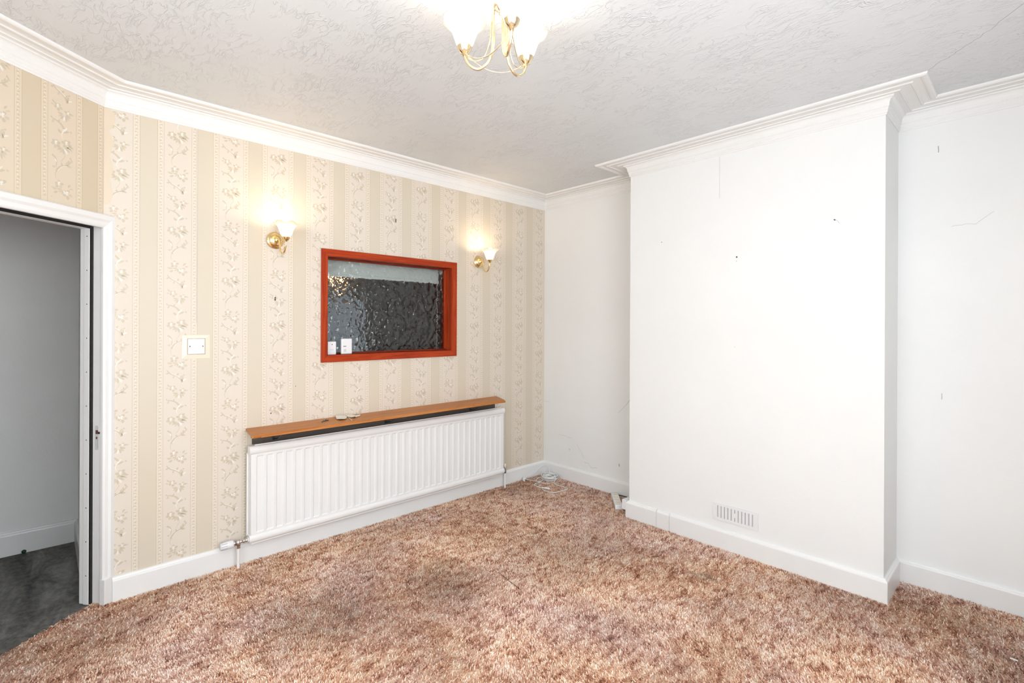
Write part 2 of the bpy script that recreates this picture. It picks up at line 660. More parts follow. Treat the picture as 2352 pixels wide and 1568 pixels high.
big_window('window_2', (2.85, YB - .08, .7), 0.0, 'tall white casement window in the wall behind the viewer', 1.0)
big_window('added_window_3', (XR + .08, -3.0, .7), PI / 2, 'tall white casement window added out of view in the right end wall for light', 1.0)  # added to brighten the far corner, breast side and hall

# hall beyond the doorway
HX = -1.095
struct(MB().box(HX - .1, HX, -6.1, -3.28, -0.05, ZT).build('wall_hall', M['hall_wall']), 'grey painted hall wall seen through the doorway', 'wall')
struct(MB().box(HX, -0.12, -3.40, -3.29, -0.05, ZT).build('wall_hall_partition', M['hall_wall']), 'grey end wall of the hall beside the door frame', 'wall')
struct(MB().box(HX, 1.3, -6.2, -6.1, -0.05, ZT).build('wall_hall_far', M['hall_wall']), 'grey far wall of the hall', 'wall')
struct(MB().box(1.2, 1.3, -6.1, YB - .15, -0.05, ZT).build('wall_hall_side', M['hall_wall']), 'grey side wall of the hall', 'wall')
hf = [(HX, -3.4), (HX, -6.1), (1.2, -6.1), (1.2, YB - .15), (PE[0] - .1, YB - .12), door_pt(0.82, -.057)[:2], door_pt(-0.03, -.057)[:2], (-.12, -3.4)]
n = len(hf)
struct(MB().add([(x, y, FZ - .004) for x, y in hf] + [(x, y, FZ - .05) for x, y in hf],
                [tuple(range(n)), tuple(range(n, 2 * n))[::-1]] + [(i, n + i, n + (i + 1) % n, (i + 1) % n) for i in range(n)]
                ).build('floor_hall', M['hall_floor']), 'dark grey stained bare hall floor beyond the doorway', 'floor')
# kitchen behind the serving window
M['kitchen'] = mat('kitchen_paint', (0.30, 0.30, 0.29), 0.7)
m = MB()
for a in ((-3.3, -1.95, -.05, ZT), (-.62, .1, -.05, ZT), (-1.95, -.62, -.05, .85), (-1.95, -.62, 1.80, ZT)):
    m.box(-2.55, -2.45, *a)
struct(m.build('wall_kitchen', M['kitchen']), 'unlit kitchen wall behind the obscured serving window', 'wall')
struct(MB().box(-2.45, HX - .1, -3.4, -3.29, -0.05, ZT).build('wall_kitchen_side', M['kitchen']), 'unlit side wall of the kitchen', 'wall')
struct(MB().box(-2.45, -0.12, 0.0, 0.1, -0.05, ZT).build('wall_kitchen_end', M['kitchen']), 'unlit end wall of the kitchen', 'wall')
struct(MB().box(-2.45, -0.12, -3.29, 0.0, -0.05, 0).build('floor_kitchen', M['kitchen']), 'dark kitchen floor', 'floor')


e = empty('added_window_4', (-2.5, -1.285, .85))  # kitchen window added so the serving glass shows refracted glints
struct(e, 'small kitchen window added to put glints in the crinkled serving window glass', 'window')
for y0, y1, z0, z1 in ((-1.95, -1.91, .85, 1.80), (-.66, -.62, .85, 1.80), (-1.91, -.66, .85, .89), (-1.91, -.66, 1.76, 1.80), (-1.22, -1.17, .89, 1.76)):
    MB().box(-2.52, -2.48, y0, y1, z0, z1).build('frame_bar', M['trim'], e, e.location)
for y0, y1 in ((-1.91, -1.22), (-1.17, -.66)):
    MB().box(-2.503, -2.497, y0, y1, .89, 1.76).build('pane', M['clear'], e, e.location)
# warm lamp added on the kitchen wall to put sparkles in the crinkled glass
e = empty('glint_lamp', (-2.45, -1.05, 1.97))
tag(e, 'warm copper lamp added behind the serving window to put glints in its glass', 'lamp')
MB().lathe([(.05, 0), (.05, .012), (.02, .02), (.012, .05)], (-2.45, -1.05, 1.97), 'x', 20).build('backplate', M['brass'], e, e.location)
MB().sphere((-2.36, -1.05, 1.97), .05, 10).build('globe', M['kbulb'], e, e.location)


# ------------------------------------------------------------------ cornice and skirting sweeps
def offs(i, d, closed=True):
    """mitred offset of polygon corner i to the room side by d"""
    N = len(poly)
    p0, p1, p2 = Vector(poly[i - 1]), Vector(poly[i]), Vector(poly[(i + 1) % N])
    d1, d2 = (p1 - p0).normalized(), (p2 - p1).normalized()
    n1, n2 = Vector((d1.y, -d1.x)), Vector((d2.y, -d2.x))
    b = (n1 + n2) / (1 + n1.dot(n2))
    return p1 + b * d


def run(name, i, prof, mt, ends=None, smooth=False, t0=None, t1=None):
    """profile [(out, z)] swept along poly edge i -> i+1"""
    N = len(poly)
    j = (i + 1) % N
    a = [(*offs(i, o), z) for o, z in prof]
    b = [(*offs(j, o), z) for o, z in prof]
    P0, P1 = Vector(poly[i]), Vector(poly[j])
    d = (P1 - P0).normalized()
    nn = Vector((d.y, -d.x))
    if t0 is not None:
        a = [(*(P0 + d * t0 + nn * o), z) for o, z in prof]
    if t1 is not None:
        b = [(*(P0 + d * t1 + nn * o), z) for o, z in prof]
    m = MB()
    m.loft([a, b], 0, True, True, smooth)
    return m.build(name, mt)


corn = [(0, -.094), (.004, -.094), (.006, -.086), (.009, -.083), (.0095, -.074), (.012, -.070), (.013, -.058), (.0175, -.054), (.018, -.046),
        (.019, -.037), (.022, -.028), (.027, -.021), (.033, -.017), (.040, -.0155), (.041, -.008), (.048, -.007), (.062, -.0075), (.0655, -.0115),
        (.071, -.0115), (.0735, -.007), (.092, -.005), (.116, -.006), (.120, -.0115), (.128, -.012), (.131, -.006), (.150, -.004), (.160, -.005),
        (.164, -.010), (.172, -.0135), (.183, -.0135), (.190, -.009), (.192, 0), (.0, 0)]
corn = [(o, ZT + z) for o, z in corn]
lab = ['white plaster cornice above the doorway on the angled wall', 'white plaster cornice along the top of the long wallpapered wall',
       'white plaster cornice over the left alcove', 'short white cornice return on the left side of the chimney breast',
       'white cracked cornice across the front of the chimney breast', 'short white cornice return on the right side of the chimney breast',
       'white plaster cornice over the right alcove', 'white cornice along the right end wall', 'white cornice above the back window']
for i in range(9):
    struct(run('trim_%d' % (i + 1), i, corn, M['cornice']), lab[i], 'cornice')

skt = [(0, FZ), (BT, FZ), (BT, .100), (.0185, .106), (.013, .1105), (.011, .115), (.006, .119), (0, .119)]
sk_names = {1: ('left', 'white skirting board under the radiator on the wallpapered wall', 0.040, None),
            2: ('alcove_left', 'white scuffed skirting board in the left alcove behind the cable', None, None),
            3: ('breast_left', 'short white skirting return on the left side of the chimney breast', None, None),
            5: ('breast_right', 'short shaded skirting return on the right side of the chimney breast', None, None),
            6: ('alcove_right', 'white skirting board in the right alcove', None, None),
            7: ('side', 'white skirting on the right end wall', None, None),
            8: ('back', 'white skirting below the back window', None, None)}
for i, (nm, lb, a, b) in sk_names.items():
    struct(run('baseboard_' + nm, i, skt, M['trim'], t0=a, t1=b), lb, 'skirting')
# chimney breast skirting, made up of three lengths with visible butt joints
e = empty('baseboard_front', (B0, -BD, 0))
struct(e, 'white skirting along the front of the chimney breast, patched near its left end', 'skirting')
j1, j2 = 1.443 - B0, 1.545 - B0
for t0, t1, dz in ((None, j1 - .0012, 0), (j1 + .0012, j2 - .0012, -.001), (j2 + .0012, None, .0005)):
    pr = [(o, z + (dz if z > 0 else 0)) for o, z in skt]
    o = run('board', 4, pr, M['trim'], t0=t0, t1=t1)
    o.parent = e
    o.location = (-B0, BD, 0)
# hall skirting
hs = MB().loft([[(HX + o, y, z * 1.15) for o, z in skt] for y in (-6.1, -3.40)], 0, True, True)
struct(hs.build('baseboard_hall', M['trim']), 'white skirting board along the grey hall wall', 'skirting')
hs = MB().loft([[(x, -3.40 - o, z * 1.15) for o, z in skt] for x in (-.12, HX + .02)], 0, True, True)
struct(hs.build('baseboard_hall_end', M['trim']), 'short white skirting return at the end of the hall', 'skirting')

# ------------------------------------------------------------------ wallpaper print (raised floral columns and scroll borders)
def leaf(m, x, y, ang, L, W, mi=0, bend=0.25):
    ca, sa = math.cos(ang), math.sin(ang)
    pts = [(0, 0), (.3, .42), (.62, .5), (.86, .26), (1, 0), (.80, -.22), (.55, -.38), (.25, -.3)]
    out = []
    for u, v in pts:
        px, py = u * L, v * W * 1.35 + bend * L * (u * u - u) * -1
        out.append((x + px * ca - py * sa, y + px * sa + py * ca))
    m.append((out, mi))


def ribbon(m, pts, w0, w1, mi=0, k=4):
    P = [Vector((p[0], p[1], 0)) for p in spline([(a, b, 0) for a, b in pts], k)]
    for i in range(len(P) - 1):
        t0, t1 = i / (len(P) - 1), (i + 1) / (len(P) - 1)
        d0 = (P[min(i + 1, len(P) - 1)] - P[max(i - 1, 0)]).normalized()
        d1 = (P[min(i + 2, len(P) - 1)] - P[i]).normalized()
        a, b = 1.3 * (w0 + (w1 - w0) * t0), 1.3 * (w0 + (w1 - w0) * t1)
        q = [P[i] + Vector((-d0.y, d0.x, 0)) * a, P[i] - Vector((-d0.y, d0.x, 0)) * a,
             P[i + 1] - Vector((-d1.y, d1.x, 0)) * b, P[i + 1] + Vector((-d1.y, d1.x, 0)) * b]
        m.append(([(v.x, v.y) for v in q], mi))


def blossom(m, x, y, r, n, a0, rnd):
    for i in range(n):
        a = a0 + 2 * PI * i / n + rnd.uniform(-.15, .15)
        leaf(m, x + .25 * r * math.cos(a), y + .25 * r * math.sin(a), a, r * rnd.uniform(.75, 1.05), r * .62, i % 3 == 1 and 1 or 0, 0.1)
    leaf(m, x - .35 * r, y + .15 * r, .5, r * .75, r * .42, 2, .2)
    leaf(m, x + .1 * r, y - .25 * r, 2.2, r * .5, r * .3, 2, .1)


def daisy(m, x, y, r, a0, a1, n):
    for i in range(n):
        a = a0 + (a1 - a0) * i / (n - 1)
        leaf(m, x + .2 * r * math.cos(a), y + .2 * r * math.sin(a), a, r, r * .30, (0, 1, 0, 2)[i % 4], .12)


def motif():
    rnd = random.Random(3)
    m = []
    # A : diagonal pair of blossoms
    blossom(m, -1.5, 1.9, 1.9, 5, .3, rnd)
    blossom(m, 2.3, -1.9, 2.1, 5, 1.0, rnd)
    daisy(m, .2, .0, 2.2, 3.3, 5.2, 4)
    leaf(m, -2.2, -.6, 2.9, 2.8, 1.0, 1); leaf(m, -2.0, -1.4, 3.6, 2.3, .9, 0)
    leaf(m, 2.6, 1.2, .9, 2.2, .8, 0); leaf(m, 3.2, .6, .2, 2.0, .7, 1)
    # S1 : stem sweeping down to the right
    ribbon(m, [(-4.9, -4.3), (-3.2, -6.4), (-.6, -7.6), (1.4, -9.4), (2.3, -11.4)], .16, .42, 0)
    ribbon(m, [(-3.0, -6.2), (-1.0, -7.1), (1.2, -8.7)], .08, .16, 2)
    leaf(m, -3.8, -5.6, 3.5, 1.8, .7, 0); leaf(m, -1.6, -7.3, 4.4, 1.9, .8, 1); leaf(m, -.2, -7.6, 1.0, 1.8, .8, 0)
    leaf(m, 1.4, -9.2, .9, 2.2, .8, 1); leaf(m, 2.3, -11.2, 1.35, 3.2, .8, 0); leaf(m, 2.5, -10.6, .4, 2.2, .6, 2)
    leaf(m, 3.3, -6.9, 4.2, 1.0, .7, 0)
    # B
    blossom(m, -2.1, -14.6, 1.8, 5, .9, rnd)
    leaf(m, -3.4, -13.5, 2.3, 1.9, .6, 0); leaf(m, -3.8, -14.4, 2.9, 1.6, .6, 1)
    blossom(m, 2.6, -16.4, 1.5, 5, .1, rnd)
    daisy(m, .9, -17.5, 2.6, 3.0, 6.1, 7)
    leaf(m, 3.6, -16.6, .25, 1.8, .6, 1)
    # S2
    ribbon(m, [(-4.7, -21.0), (-3.0, -21.3), (-.8, -22.3), (.9, -24.3)], .14, .40, 0)
    leaf(m, -4.0, -21.2, 4.3, 1.9, .8, 1); leaf(m, -1.8, -21.7, 1.1, 1.4, .6, 0); leaf(m, -4.6, -20.9, 2.2, 1.0, .6, 0)
    ribbon(m, [(.9, -24.3), (-.4, -27.2), (.2, -29.2)], .22, .06, 2)
    leaf(m, -.2, -26.6, 2.4, 2.4, 1.0, 0); leaf(m, .4, -26.2, .45, 3.2, 1.0, 0); leaf(m, .8, -25.6, 1.0, 2.8, .6, 2)
    leaf(m, 3.6, -24.2, 5.2, 1.3, .8, 1)
    # C
    blossom(m, -2.9, -32.2, 2.0, 6, .2, rnd)
    blossom(m, 1.9, -31.0, 2.0, 6, .7, rnd)
    daisy(m, .4, -33.0, 2.9, 3.7, 6.3, 6)
    leaf(m, 3.0, -32.0, -.15, 2.3, .8, 0); leaf(m, 2.8, -32.8, -.55, 2.2, .7, 1)
    # D
    ribbon(m, [(1.0, -35.5), (1.0, -37.5), (-.6, -40.0)], .07, .10, 1)
    ribbon(m, [(-4.6, -38.0), (-3.3, -38.9), (-2.6, -40.8), (-2.9, -43.4)], .34, .10, 0)
    ribbon(m, [(-2.8, -45.3), (-1.2, -42.9), (1.6, -41.3), (3.6, -39.6), (4.5, -37.8)], .38, .16, 0)
    ribbon(m, [(-2.2, -45.0), (-.4, -42.6), (2.0, -41.4)], .10, .10, 2)
    leaf(m, 1.2, -41.4, -.1, 3.0, .9, 0); leaf(m, 1.8, -41.2, 1.2, 2.0, .7, 1); leaf(m, 3.0, -40.2, 1.5, 1.9, .6, 0)
    leaf(m, 3.8, -39.2, .5, 1.5, .6, 1); leaf(m, -3.2, -43.2, 3.2, 1.4, .9, 1); leaf(m, -2.6, -41.0, 2.0, 1.8, .6, 2)
    leaf(m, 4.2, -38.2, 1.9, 1.6, .7, 0); leaf(m, .2, -42.2, 1.9, 1.8, .7, 0)
    ribbon(m, [(-2.8, -45.3), (-3.2, -47.2), (-2.6, -49.0)], .14, .05, 1)
    return m


MOT = motif()
REP = 0.53


def scroll():
    m = []
    ribbon(m, [(-.55, .1), (-.1, .7), (.45, .9), (.5, .4), (.1, .35)], .10, .13, 0, 2)
    ribbon(m, [(.5, 1.9), (.1, 2.3), (-.45, 2.6), (-.5, 2.1), (-.1, 2.0)], .10, .13, 1, 2)
    leaf(m, -.3, 1.5, 1.1, 1.0, .5, 0); leaf(m, .35, 3.0, 2.0, .9, .45, 2); leaf(m, .3, 1.2, 2.3, .7, .35, 2)
    return m


SCR = scroll()


def make_print(name, wall, s0, s_lo, s_hi, zA, zlo, zhi, holes, par):
    vs, fs, ms = [], [], []
    Y0, Y1 = 0.0002, 0.0009

    def put(poly2, mi, cs, cz):
        pts = [(cs - px * 0.01, cz + py * 0.01) for px, py in poly2]       # viewer's right is -s
        for q in pts:
            if not (s_lo < q[0] < s_hi and zlo < q[1] < zhi):
                return
            for h in holes:
                if h[0] < q[0] < h[1] and h[2] < q[1] < h[3]:
                    return
        o = len(vs)
        y = Y0 + 0.0001 * mi
        vs.extend((a, y, b) for a, b in pts)
        fs.append(list(range(o, o + len(pts)))[::-1])
        ms.append(mi)
    k0, k1 = math.floor((s_lo - s0) / T) - 1, math.ceil((s_hi - s0) / T) + 1
    for k in range(k0, k1 + 1):
        cs = s0 + k * T
        z = zA + (REP / 2 if (k + par) % 2 else 0) + 3 * REP
        while z > zlo - 0.1:
            for p2, mi in MOT:
                put(p2, mi, cs, z)
            z -= REP
        for b in (-.0798, .0798):
            zz = zlo
            while zz < zhi:
                for p2, mi in SCR:
                    put([(px * (1 if b > 0 else -1), py) for px, py in p2], mi, cs + b, zz)
                zz += 0.034
    me = bpy.data.meshes.new(name)
    me.from_pydata(vs, [], fs)
    for mm in ('leaf', 'leaf2', 'leaf3'):
        me.materials.append(M[mm])
    me.polygons.foreach_set('material_index', ms)
    me.update()
    # extrude to a small thickness so the print is embossed
    o = bpy.data.objects.new(name, me)
    C.objects.link(o)
    o.parent = wall
    o['kind'] = 'stuff'
    so = o.modifiers.new('relief', 'SOLIDIFY')
    so.thickness = 0.0003
    so.offset = 0
    return o


make_print('floral_print', wl, S0L, 0.004, -YD - .01, 1.757, BH, ZC, [(1.085, 2.215, 1.185, 1.955)], 0)
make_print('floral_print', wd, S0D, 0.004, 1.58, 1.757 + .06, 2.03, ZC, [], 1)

# the door wall's paper laps round the corner with a ragged edge
rr = random.Random(21)
zs_ = [2.06 + i * .5 / 22 for i in range(23)]
ed = [-YD - .012 - .020 * abs(math.sin(i * .55)) - rr.uniform(0, .010) - .006 * (i / 22) for i in range(23)]
m = MB()
for i in range(22):
    m.hexa([(-YD, .0004, zs_[i]), (ed[i], .0004, zs_[i]), (ed[i + 1], .0004, zs_[i + 1]), (-YD, .0004, zs_[i + 1])],
           [(-YD, .0012, zs_[i]), (ed[i], .0016, zs_[i]), (ed[i + 1], .0016, zs_[i + 1]), (-YD, .0012, zs_[i + 1])])
M['lap'] = mat('tan_paper', (.74, .63, .49), 0.5)  # tanner than the left wall's paper
m.build('paper_lap', M['lap'], wl)


# ------------------------------------------------------------------ carpet pile
def carpet():
    rng = np.random.default_rng(5)
    sp = 0.0063
    xs = np.arange(-0.05, XR, sp)
    ys = np.arange(-4.0, 0, sp)
    X, Y = np.meshgrid(xs, ys)
    X = (X + rng.uniform(-.5, .5, X.shape) * sp * 1.3).ravel()
    Y = (Y + rng.uniform(-.5, .5, Y.shape) * sp * 1.3).ravel()
    s = X * DX + (Y - YD) * DY
    o = X * (-DY) + (Y - YD) * DX
    ins = (X > BT + .006) & (X < XR - BT) & (Y < -BT - .006) & (o > 0.003)
    ins &= ~((X > B0 - BT - .007) & (X < B1 + BT + .007) & (Y > -BD - BT - .010))
    thr = (s > 0.004) & (s < 0.80) & (o > -0.054) & (o <= 0.01)
    ins |= thr
    # leave out the floor behind the viewer
    dep = (X - 3.3167) * (-math.sin(0.81271)) + (Y + 3.5791) * math.cos(0.81271)
    ins &= dep > 1.35
    X, Y = X[ins], Y[ins]
    N = len(X)
    ph = rng.uniform(0, 2 * PI, N)
    flow = 2.2 + 1.3 * np.sin(X * 3.1 + 1.3 * np.sin(Y * 2.3)) + 1.1 * np.sin(Y * 4.1 + X)
    k = rng.uniform(0, 1, N) < 0.62
    ph = np.where(k, flow + rng.normal(0, .7, N), ph)
    lean = rng.uniform(.004, .013, N)
    h = rng.uniform(.006, .012, N)
    wd_ = rng.uniform(.0016, .0027, N)
    cx, sx = np.cos(ph), np.sin(ph)
    tw = ph + PI / 2 + rng.normal(0, .5, N)
    wx, wy = np.cos(tw) * wd_, np.sin(tw) * wd_
    z0 = np.full(N, FZ)
    V = np.zeros((N, 5, 3), np.float32)
    V[:, 0] = np.stack([X + wx, Y + wy, z0], 1)
    V[:, 1] = np.stack([X - wx, Y - wy, z0], 1)
    mx, my, mz = X + cx * lean * .35, Y + sx * lean * .35, z0 + h * .75
    V[:, 2] = np.stack([mx - wx, my - wy, mz], 1)
    V[:, 3] = np.stack([mx + wx, my + wy, mz], 1)
    V[:, 4] = np.stack([X + cx * lean, Y + sx * lean, z0 + h], 1)
    me = bpy.data.meshes.new('carpet_pile')
    me.vertices.add(N * 5)
    me.vertices.foreach_set('co', V.ravel())
    base = np.arange(N)[:, None] * 5
    loops = np.concatenate([base + np.array([[0, 1, 2, 3]]), base + np.array([[3, 2, 4]])], 1).ravel().astype(np.int32)
    me.loops.add(len(loops))
    me.loops.foreach_set('vertex_index', loops)
    me.polygons.add(N * 2)
    st = (np.arange(N)[:, None] * 7 + np.array([[0, 4]])).ravel().astype(np.int32)
    me.polygons.foreach_set('loop_start', st)
    me.polygons.foreach_set('loop_total', np.tile([4, 3], N).astype(np.int32))
    a = me.attributes.new('rnd', 'FLOAT', 'POINT')
    a.data.foreach_set('value', np.repeat(rng.uniform(0, 1, N).astype(np.float32), 5))
    me.materials.append(M['pile'])
    me.update(calc_edges=True)
    ob = bpy.data.objects.new('carpet_pile', me)
    C.objects.link(ob)
    return tag(ob, 'worn pinkish brown mottled shag carpet covering the whole room floor', 'carpet', None, 'stuff')


cp = carpet()
cs_ = MB().tube(spline([(1.17, -1.640, -.001), (1.28, -1.662, .0015), (1.39, -1.678, -.001)], 4), .0016, 6)
cs_.build('seam', M['rust'], cp)

# ------------------------------------------------------------------ doorway
d1 = empty('door_1', (0, YD, 0), ANG_D)
struct(d1, 'white painted doorway frame without a door, opening to the dark hall', 'doorway')
DW, DH = 0.80, 1.958
apro = [(0.0, .0), (.068, .0), (.068, .022), (.062, .030), (.040, .030), (.028, .022), (.010, .019), (.004, .016), (0, .012)]


def dbuild(m, name, mt, bevel=0.0):
    return m.build(name, mt, d1, (0, 0, 0), bevel)


# architrave: right upright sits in the corner, head, left upright; profile measured outwards from the opening
aR = [(0.012 - a * .78, o) for a, o in apro]
m = MB().loft([[(s, o, .125) for s, o in aR], [(0.012 - a * .78, o, DH - .022 + a) for a, o in apro]], 0, True, True)
dbuild(m, 'architrave', M['trim'])
m = MB().loft([[(0.012 - a * .78, o, DH - .022 + a) for a, o in apro], [(DW - .012 + a, o, DH - .022 + a) for a, o in apro]], 0, True, True)
dbuild(m, 'architrave', M['trim'])
m = MB().loft([[(DW - .012 + a, o, FZ) for a, o in apro], [(DW - .012 + a, o, DH - .022 + a) for a, o in apro]], 0, True, True)
dbuild(m, 'architrave', M['trim'])
dbuild(MB().box(0.016, -.036, 0.0, .031, FZ, .125), 'plinth_block', M['trim'], .002)
# jamb linings and head
dbuild(MB().box(-.03, 0.004, -.125, 0.0, FZ, DH), 'jamb', M['trim'])
dbuild(MB().box(DW - .004, DW + .03, -.125, 0.0, FZ, DH), 'jamb', M['trim'])
dbuild(MB().box(-.03, DW + .03, -.125, 0.0, DH - .012, DH + .028), 'head_jamb', M['trim'])
# door stops with the foam draught strip in front of them
for s0_, s1_ in ((0.004, .019), (DW - .004, DW - .019)):
    dbuild(MB().box(s0_, s1_, -.094, -.062, FZ, DH - .012), 'door_stop', M['trim'], .002)
    dbuild(MB().box(s0_, s0_ + (s1_ - s0_) * .72, -.122, -.096, FZ, DH - .012), 'lining_bead', M['trim'], .003)
dbuild(MB().box(.004, DW - .004, -.115, -.062, DH - .027, DH - .012), 'door_stop', M['trim'], .002)
dbuild(MB().box(.0035, .017, -.0615, -.054, FZ, DH - .014), 'draught_strip', M['black'])
dbuild(MB().box(DW - .0035, DW - .017, -.0615, -.054, FZ, DH - .014), 'draught_strip', M['black'])
dbuild(MB().box(.017, DW - .017, -.0615, -.054, DH - .026, DH - .0115), 'draught_strip', M['black'])
for z in np.arange(.14, 1.9, .175):
    dbuild(MB().box(.0188, .0198, -.078, -.074, z, z + .005), 'nail_hole', M['dark'])
sp_ = dbuild(MB().box(.0035, .0055, -.040, -.018, .790, .915), 'strike_plate', M['palemark'])
MB().box(.0050, .0062, -.036, -.022, .872, .892).build('latch_hole', M['rust'], sp_)
MB().box(.0050, .0062, -.034, -.026, .846, .858).build('latch_hole', M['rust'], sp_)
MB().box(.0050, .0060, -.025, -.022, .80, .845).build('chipped_edge', M['crack'], sp_)
MB().box(.0050, .0066, -.021, -.012, .873, .884).build('keep_slot', M['dark'], sp_)

# ------------------------------------------------------------------ serving window
W1 = empty('window_1', (0, -1.65, 1.184))
struct(W1, 'internal serving window with red mahogany frame and crinkled obscured glass', 'window')
oy0, oy1, oz0, oz1 = -2.216, -1.082, 1.184, 1.955
iy0, iy1, iz0, iz1 = -2.173, -1.134, 1.232, 1.906
XF = 0.014


def fr(name, pts_o, pts_i, mt):
    """mitred face board between two outer and two inner points (y,z)"""
    q = [pts_o[0], pts_o[1], pts_i[1], pts_i[0]]
    m = MB().hexa([(0.0, y, z) for y, z in q], [(XF, y, z) for y, z in q])
    return m.build(name, mt, W1, W1.location, .0015)


fr('frame_board', ((oy0, oz1), (oy1, oz1)), ((iy0, iz1), (iy1, iz1)), M['mahog_y'])
fr('frame_board', ((oy0, oz0), (oy1, oz0)), ((iy0, iz0), (iy1, iz0)), M['mahog_y'])
fr('frame_board', ((oy0, oz0), (oy0, oz1)), ((iy0, iz0), (iy0, iz1)), M['mahog_z'])
fr('frame_board', ((oy1, oz0), (oy1, oz1)), ((iy1, iz0), (iy1, iz1)), M['mahog_z'])
lt = 0.018
for y0, y1, z0, z1, mt in ((iy0 - lt, iy1 + lt, iz1 - .001, iz1 + lt, 'mahog_d'), (iy0 - lt, iy1 + lt, iz0 - lt, iz0 + .001, 'mahog_d'),
                           (iy0 - lt, iy0 + .001, iz0, iz1, 'mahog_z'), (iy1 - .001, iy1 + lt, iz0, iz1, 'mahog_z')):
    MB().box(-.125, 0.0, y0, y1, z0, z1).build('lining', M[mt], W1, W1.location)
bw = .012
for y0, y1, z0, z1, mt in ((iy0, iy1, iz1 - bw, iz1, 'mahog_d'), (iy0, iy1, iz0, iz0 + bw, 'mahog_d'),
                           (iy0, iy0 + bw, iz0 + bw, iz1 - bw, 'mahog_z'), (iy1 - bw, iy1, iz0 + bw, iz1 - bw, 'mahog_z')):
    MB().box(-.088, -.070, y0, y1, z0, z1).build('glazing_bead', M[mt], W1, W1.location, .002)
MB().box(-.094, -.089, iy0 + .001, iy1 - .001, iz0 + .001, iz1 - .001).build('pane', M['obscure'], W1, W1.location)

# roller blind on the kitchen side
bl = empty('roller_blind', (-.14, -1.66, 1.78))
tag(bl, 'cream roller blind rolled up behind the obscured serving window', 'blind')
M['blind'] = mat('blind_cloth', (0.90, 0.91, 0.85), 0.8)
MB().box(-.142, -.139, -2.28, -1.165, 1.80, 1.95).build('fabric', M['blind'], bl, bl.location)
MB().box(-.148, -.133, -2.28, -1.165, 1.785, 1.805).build('bottom_rail', M['blind'], bl, bl.location, .003)
m = MB()
m.tube([(-.160, -2.28, 1.955), (-.160, -1.165, 1.955)], .026, 14)
m.build('roller_tube', M['blind'], bl, bl.location)
MB().lathe([(.0005, -.006), (.022, -.006), (.024, 0), (.022, .006), (.0005, .006)], (-.135, -1.142, 1.885), 'y', 16).build('end_bracket', M['plastic'], bl, bl.location)
m = MB()
zc_ = 1.87
m.tube([(-.135, -1.137, 1.87), (-.135, -1.137, 1.74)], .002, 6)
m.sphere((-.135, -1.137, 1.735), .008, 6)
m.build('pull_cord', M['plastic'], bl, bl.location)
m = MB()
for i in range(66):
    m.sphere((-.135, -1.178, 1.79 - i * .0085), .0026, 4)
m.tube([(-.135, -1.178, 1.79), (-.135, -1.178, 1.235)], .0009, 5)
m.build('bead_chain', M['plastic'], bl, bl.location)

# two white plastic things standing on the window ledge
e = empty('sensor_card', (-.03, -2.124, iz0))
tag(e, 'plain white card with a tiny brown dot at the left end of the window ledge', 'card')
MB().box(-.041, -.029, -2.153, -2.094, iz0 + .001, 1.323).build('body', M['plastic'], e, e.location, .003)
MB().box(-.0292, -.0284, -2.1262, -2.1208, 1.299, 1.306).build('dot', M['rust'], e, e.location)
for i in range(4):
    MB().box(-.0292, -.0286, -2.137 + i * .007, -2.1325 + i * .007, 1.263, 1.270).build('faint_print', M['palemark'], e, e.location)
e = empty('sensor_box', (-.03, -2.016, iz0))
tag(e, 'rounded white plastic device with dark slot and grey square on the window ledge', 'device')
MB().box(-.050, -.028, -2.056, -1.977, iz0 + .001, 1.342).build('body', M['plastic'], e, e.location, .006)
MB().box(-.0285, -.0272, -2.043, -2.021, 1.286, 1.290).build('slot', M['black'], e, e.location)
MB().box(-.0285, -.0272, -2.041, -2.021, 1.249, 1.268).build('square_label', M['palemark'], e, e.location)

# ------------------------------------------------------------------ light switch
e = empty('light_switch', (0, -2.937, 1.31))
tag(e, 'white three-gang light switch on a cream surround beside the doorway', 'switch')
m = MB()
sy0, sy1, sz0, sz1 = -3.006, -2.868, 1.244, 1.378
by0, by1, bz0, bz1 = -2.982, -2.892, 1.267, 1.360
for a, b in (((sy0, sz1, sy1, sz1), (by0, bz1, by1, bz1)), ((sy0, sz0, sy1, sz0), (by0, bz0, by1, bz0)),
             ((sy0, sz0, sy0, sz1), (by0, bz0, by0, bz1)), ((sy1, sz0, sy1, sz1), (by1, bz0, by1, bz1))):
    q = [(a[0], a[1]), (a[2], a[3]), (b[2], b[3]), (b[0], b[1])]
    m.hexa([(0.0, y, z) for y, z in q], [((.002 if i < 2 else .006), y, z) for i, (y, z) in enumerate(q)])
m.build('surround', M['cream'], e, e.location)
MB().box(0, .010, -2.979, -2.895, 1.270, 1.357).build('plate', M['plastic'], e, e.location, .0025)
for i in range(3):
    y = -2.961 + i * .0165
    MB().hexa([(.0095, y, 1.298), (.0095, y + .0152, 1.298), (.0095, y + .0152, 1.330), (.0095, y, 1.330)],
              [(.0135, y, 1.298), (.0135, y + .0152, 1.298), (.0108, y + .0152, 1.330), (.0108, y, 1.330)]).build('rocker', M['plastic'], e, e.location, .0006)
for y in (-2.969, -2.905):
    MB().lathe([(.0002, .0008), (.0030, .0008), (.0034, 0)], (.0098, y, 1.3145), 'x', 10).build('screw', M['iron'], e, e.location)

# ------------------------------------------------------------------ radiator
R = empty('radiator', (.075, -1.645, 0.11))
tag(R, 'long white ribbed panel radiator on the wallpapered wall', 'radiator')
ry0, ry1 = -2.674, -0.617
rz0, rz1 = 0.128, 0.712
xf, xb = .090, .052


def rbuild(m, name, mt, bevel=0.0):
    return m.build(name, mt, R, R.location, bevel)


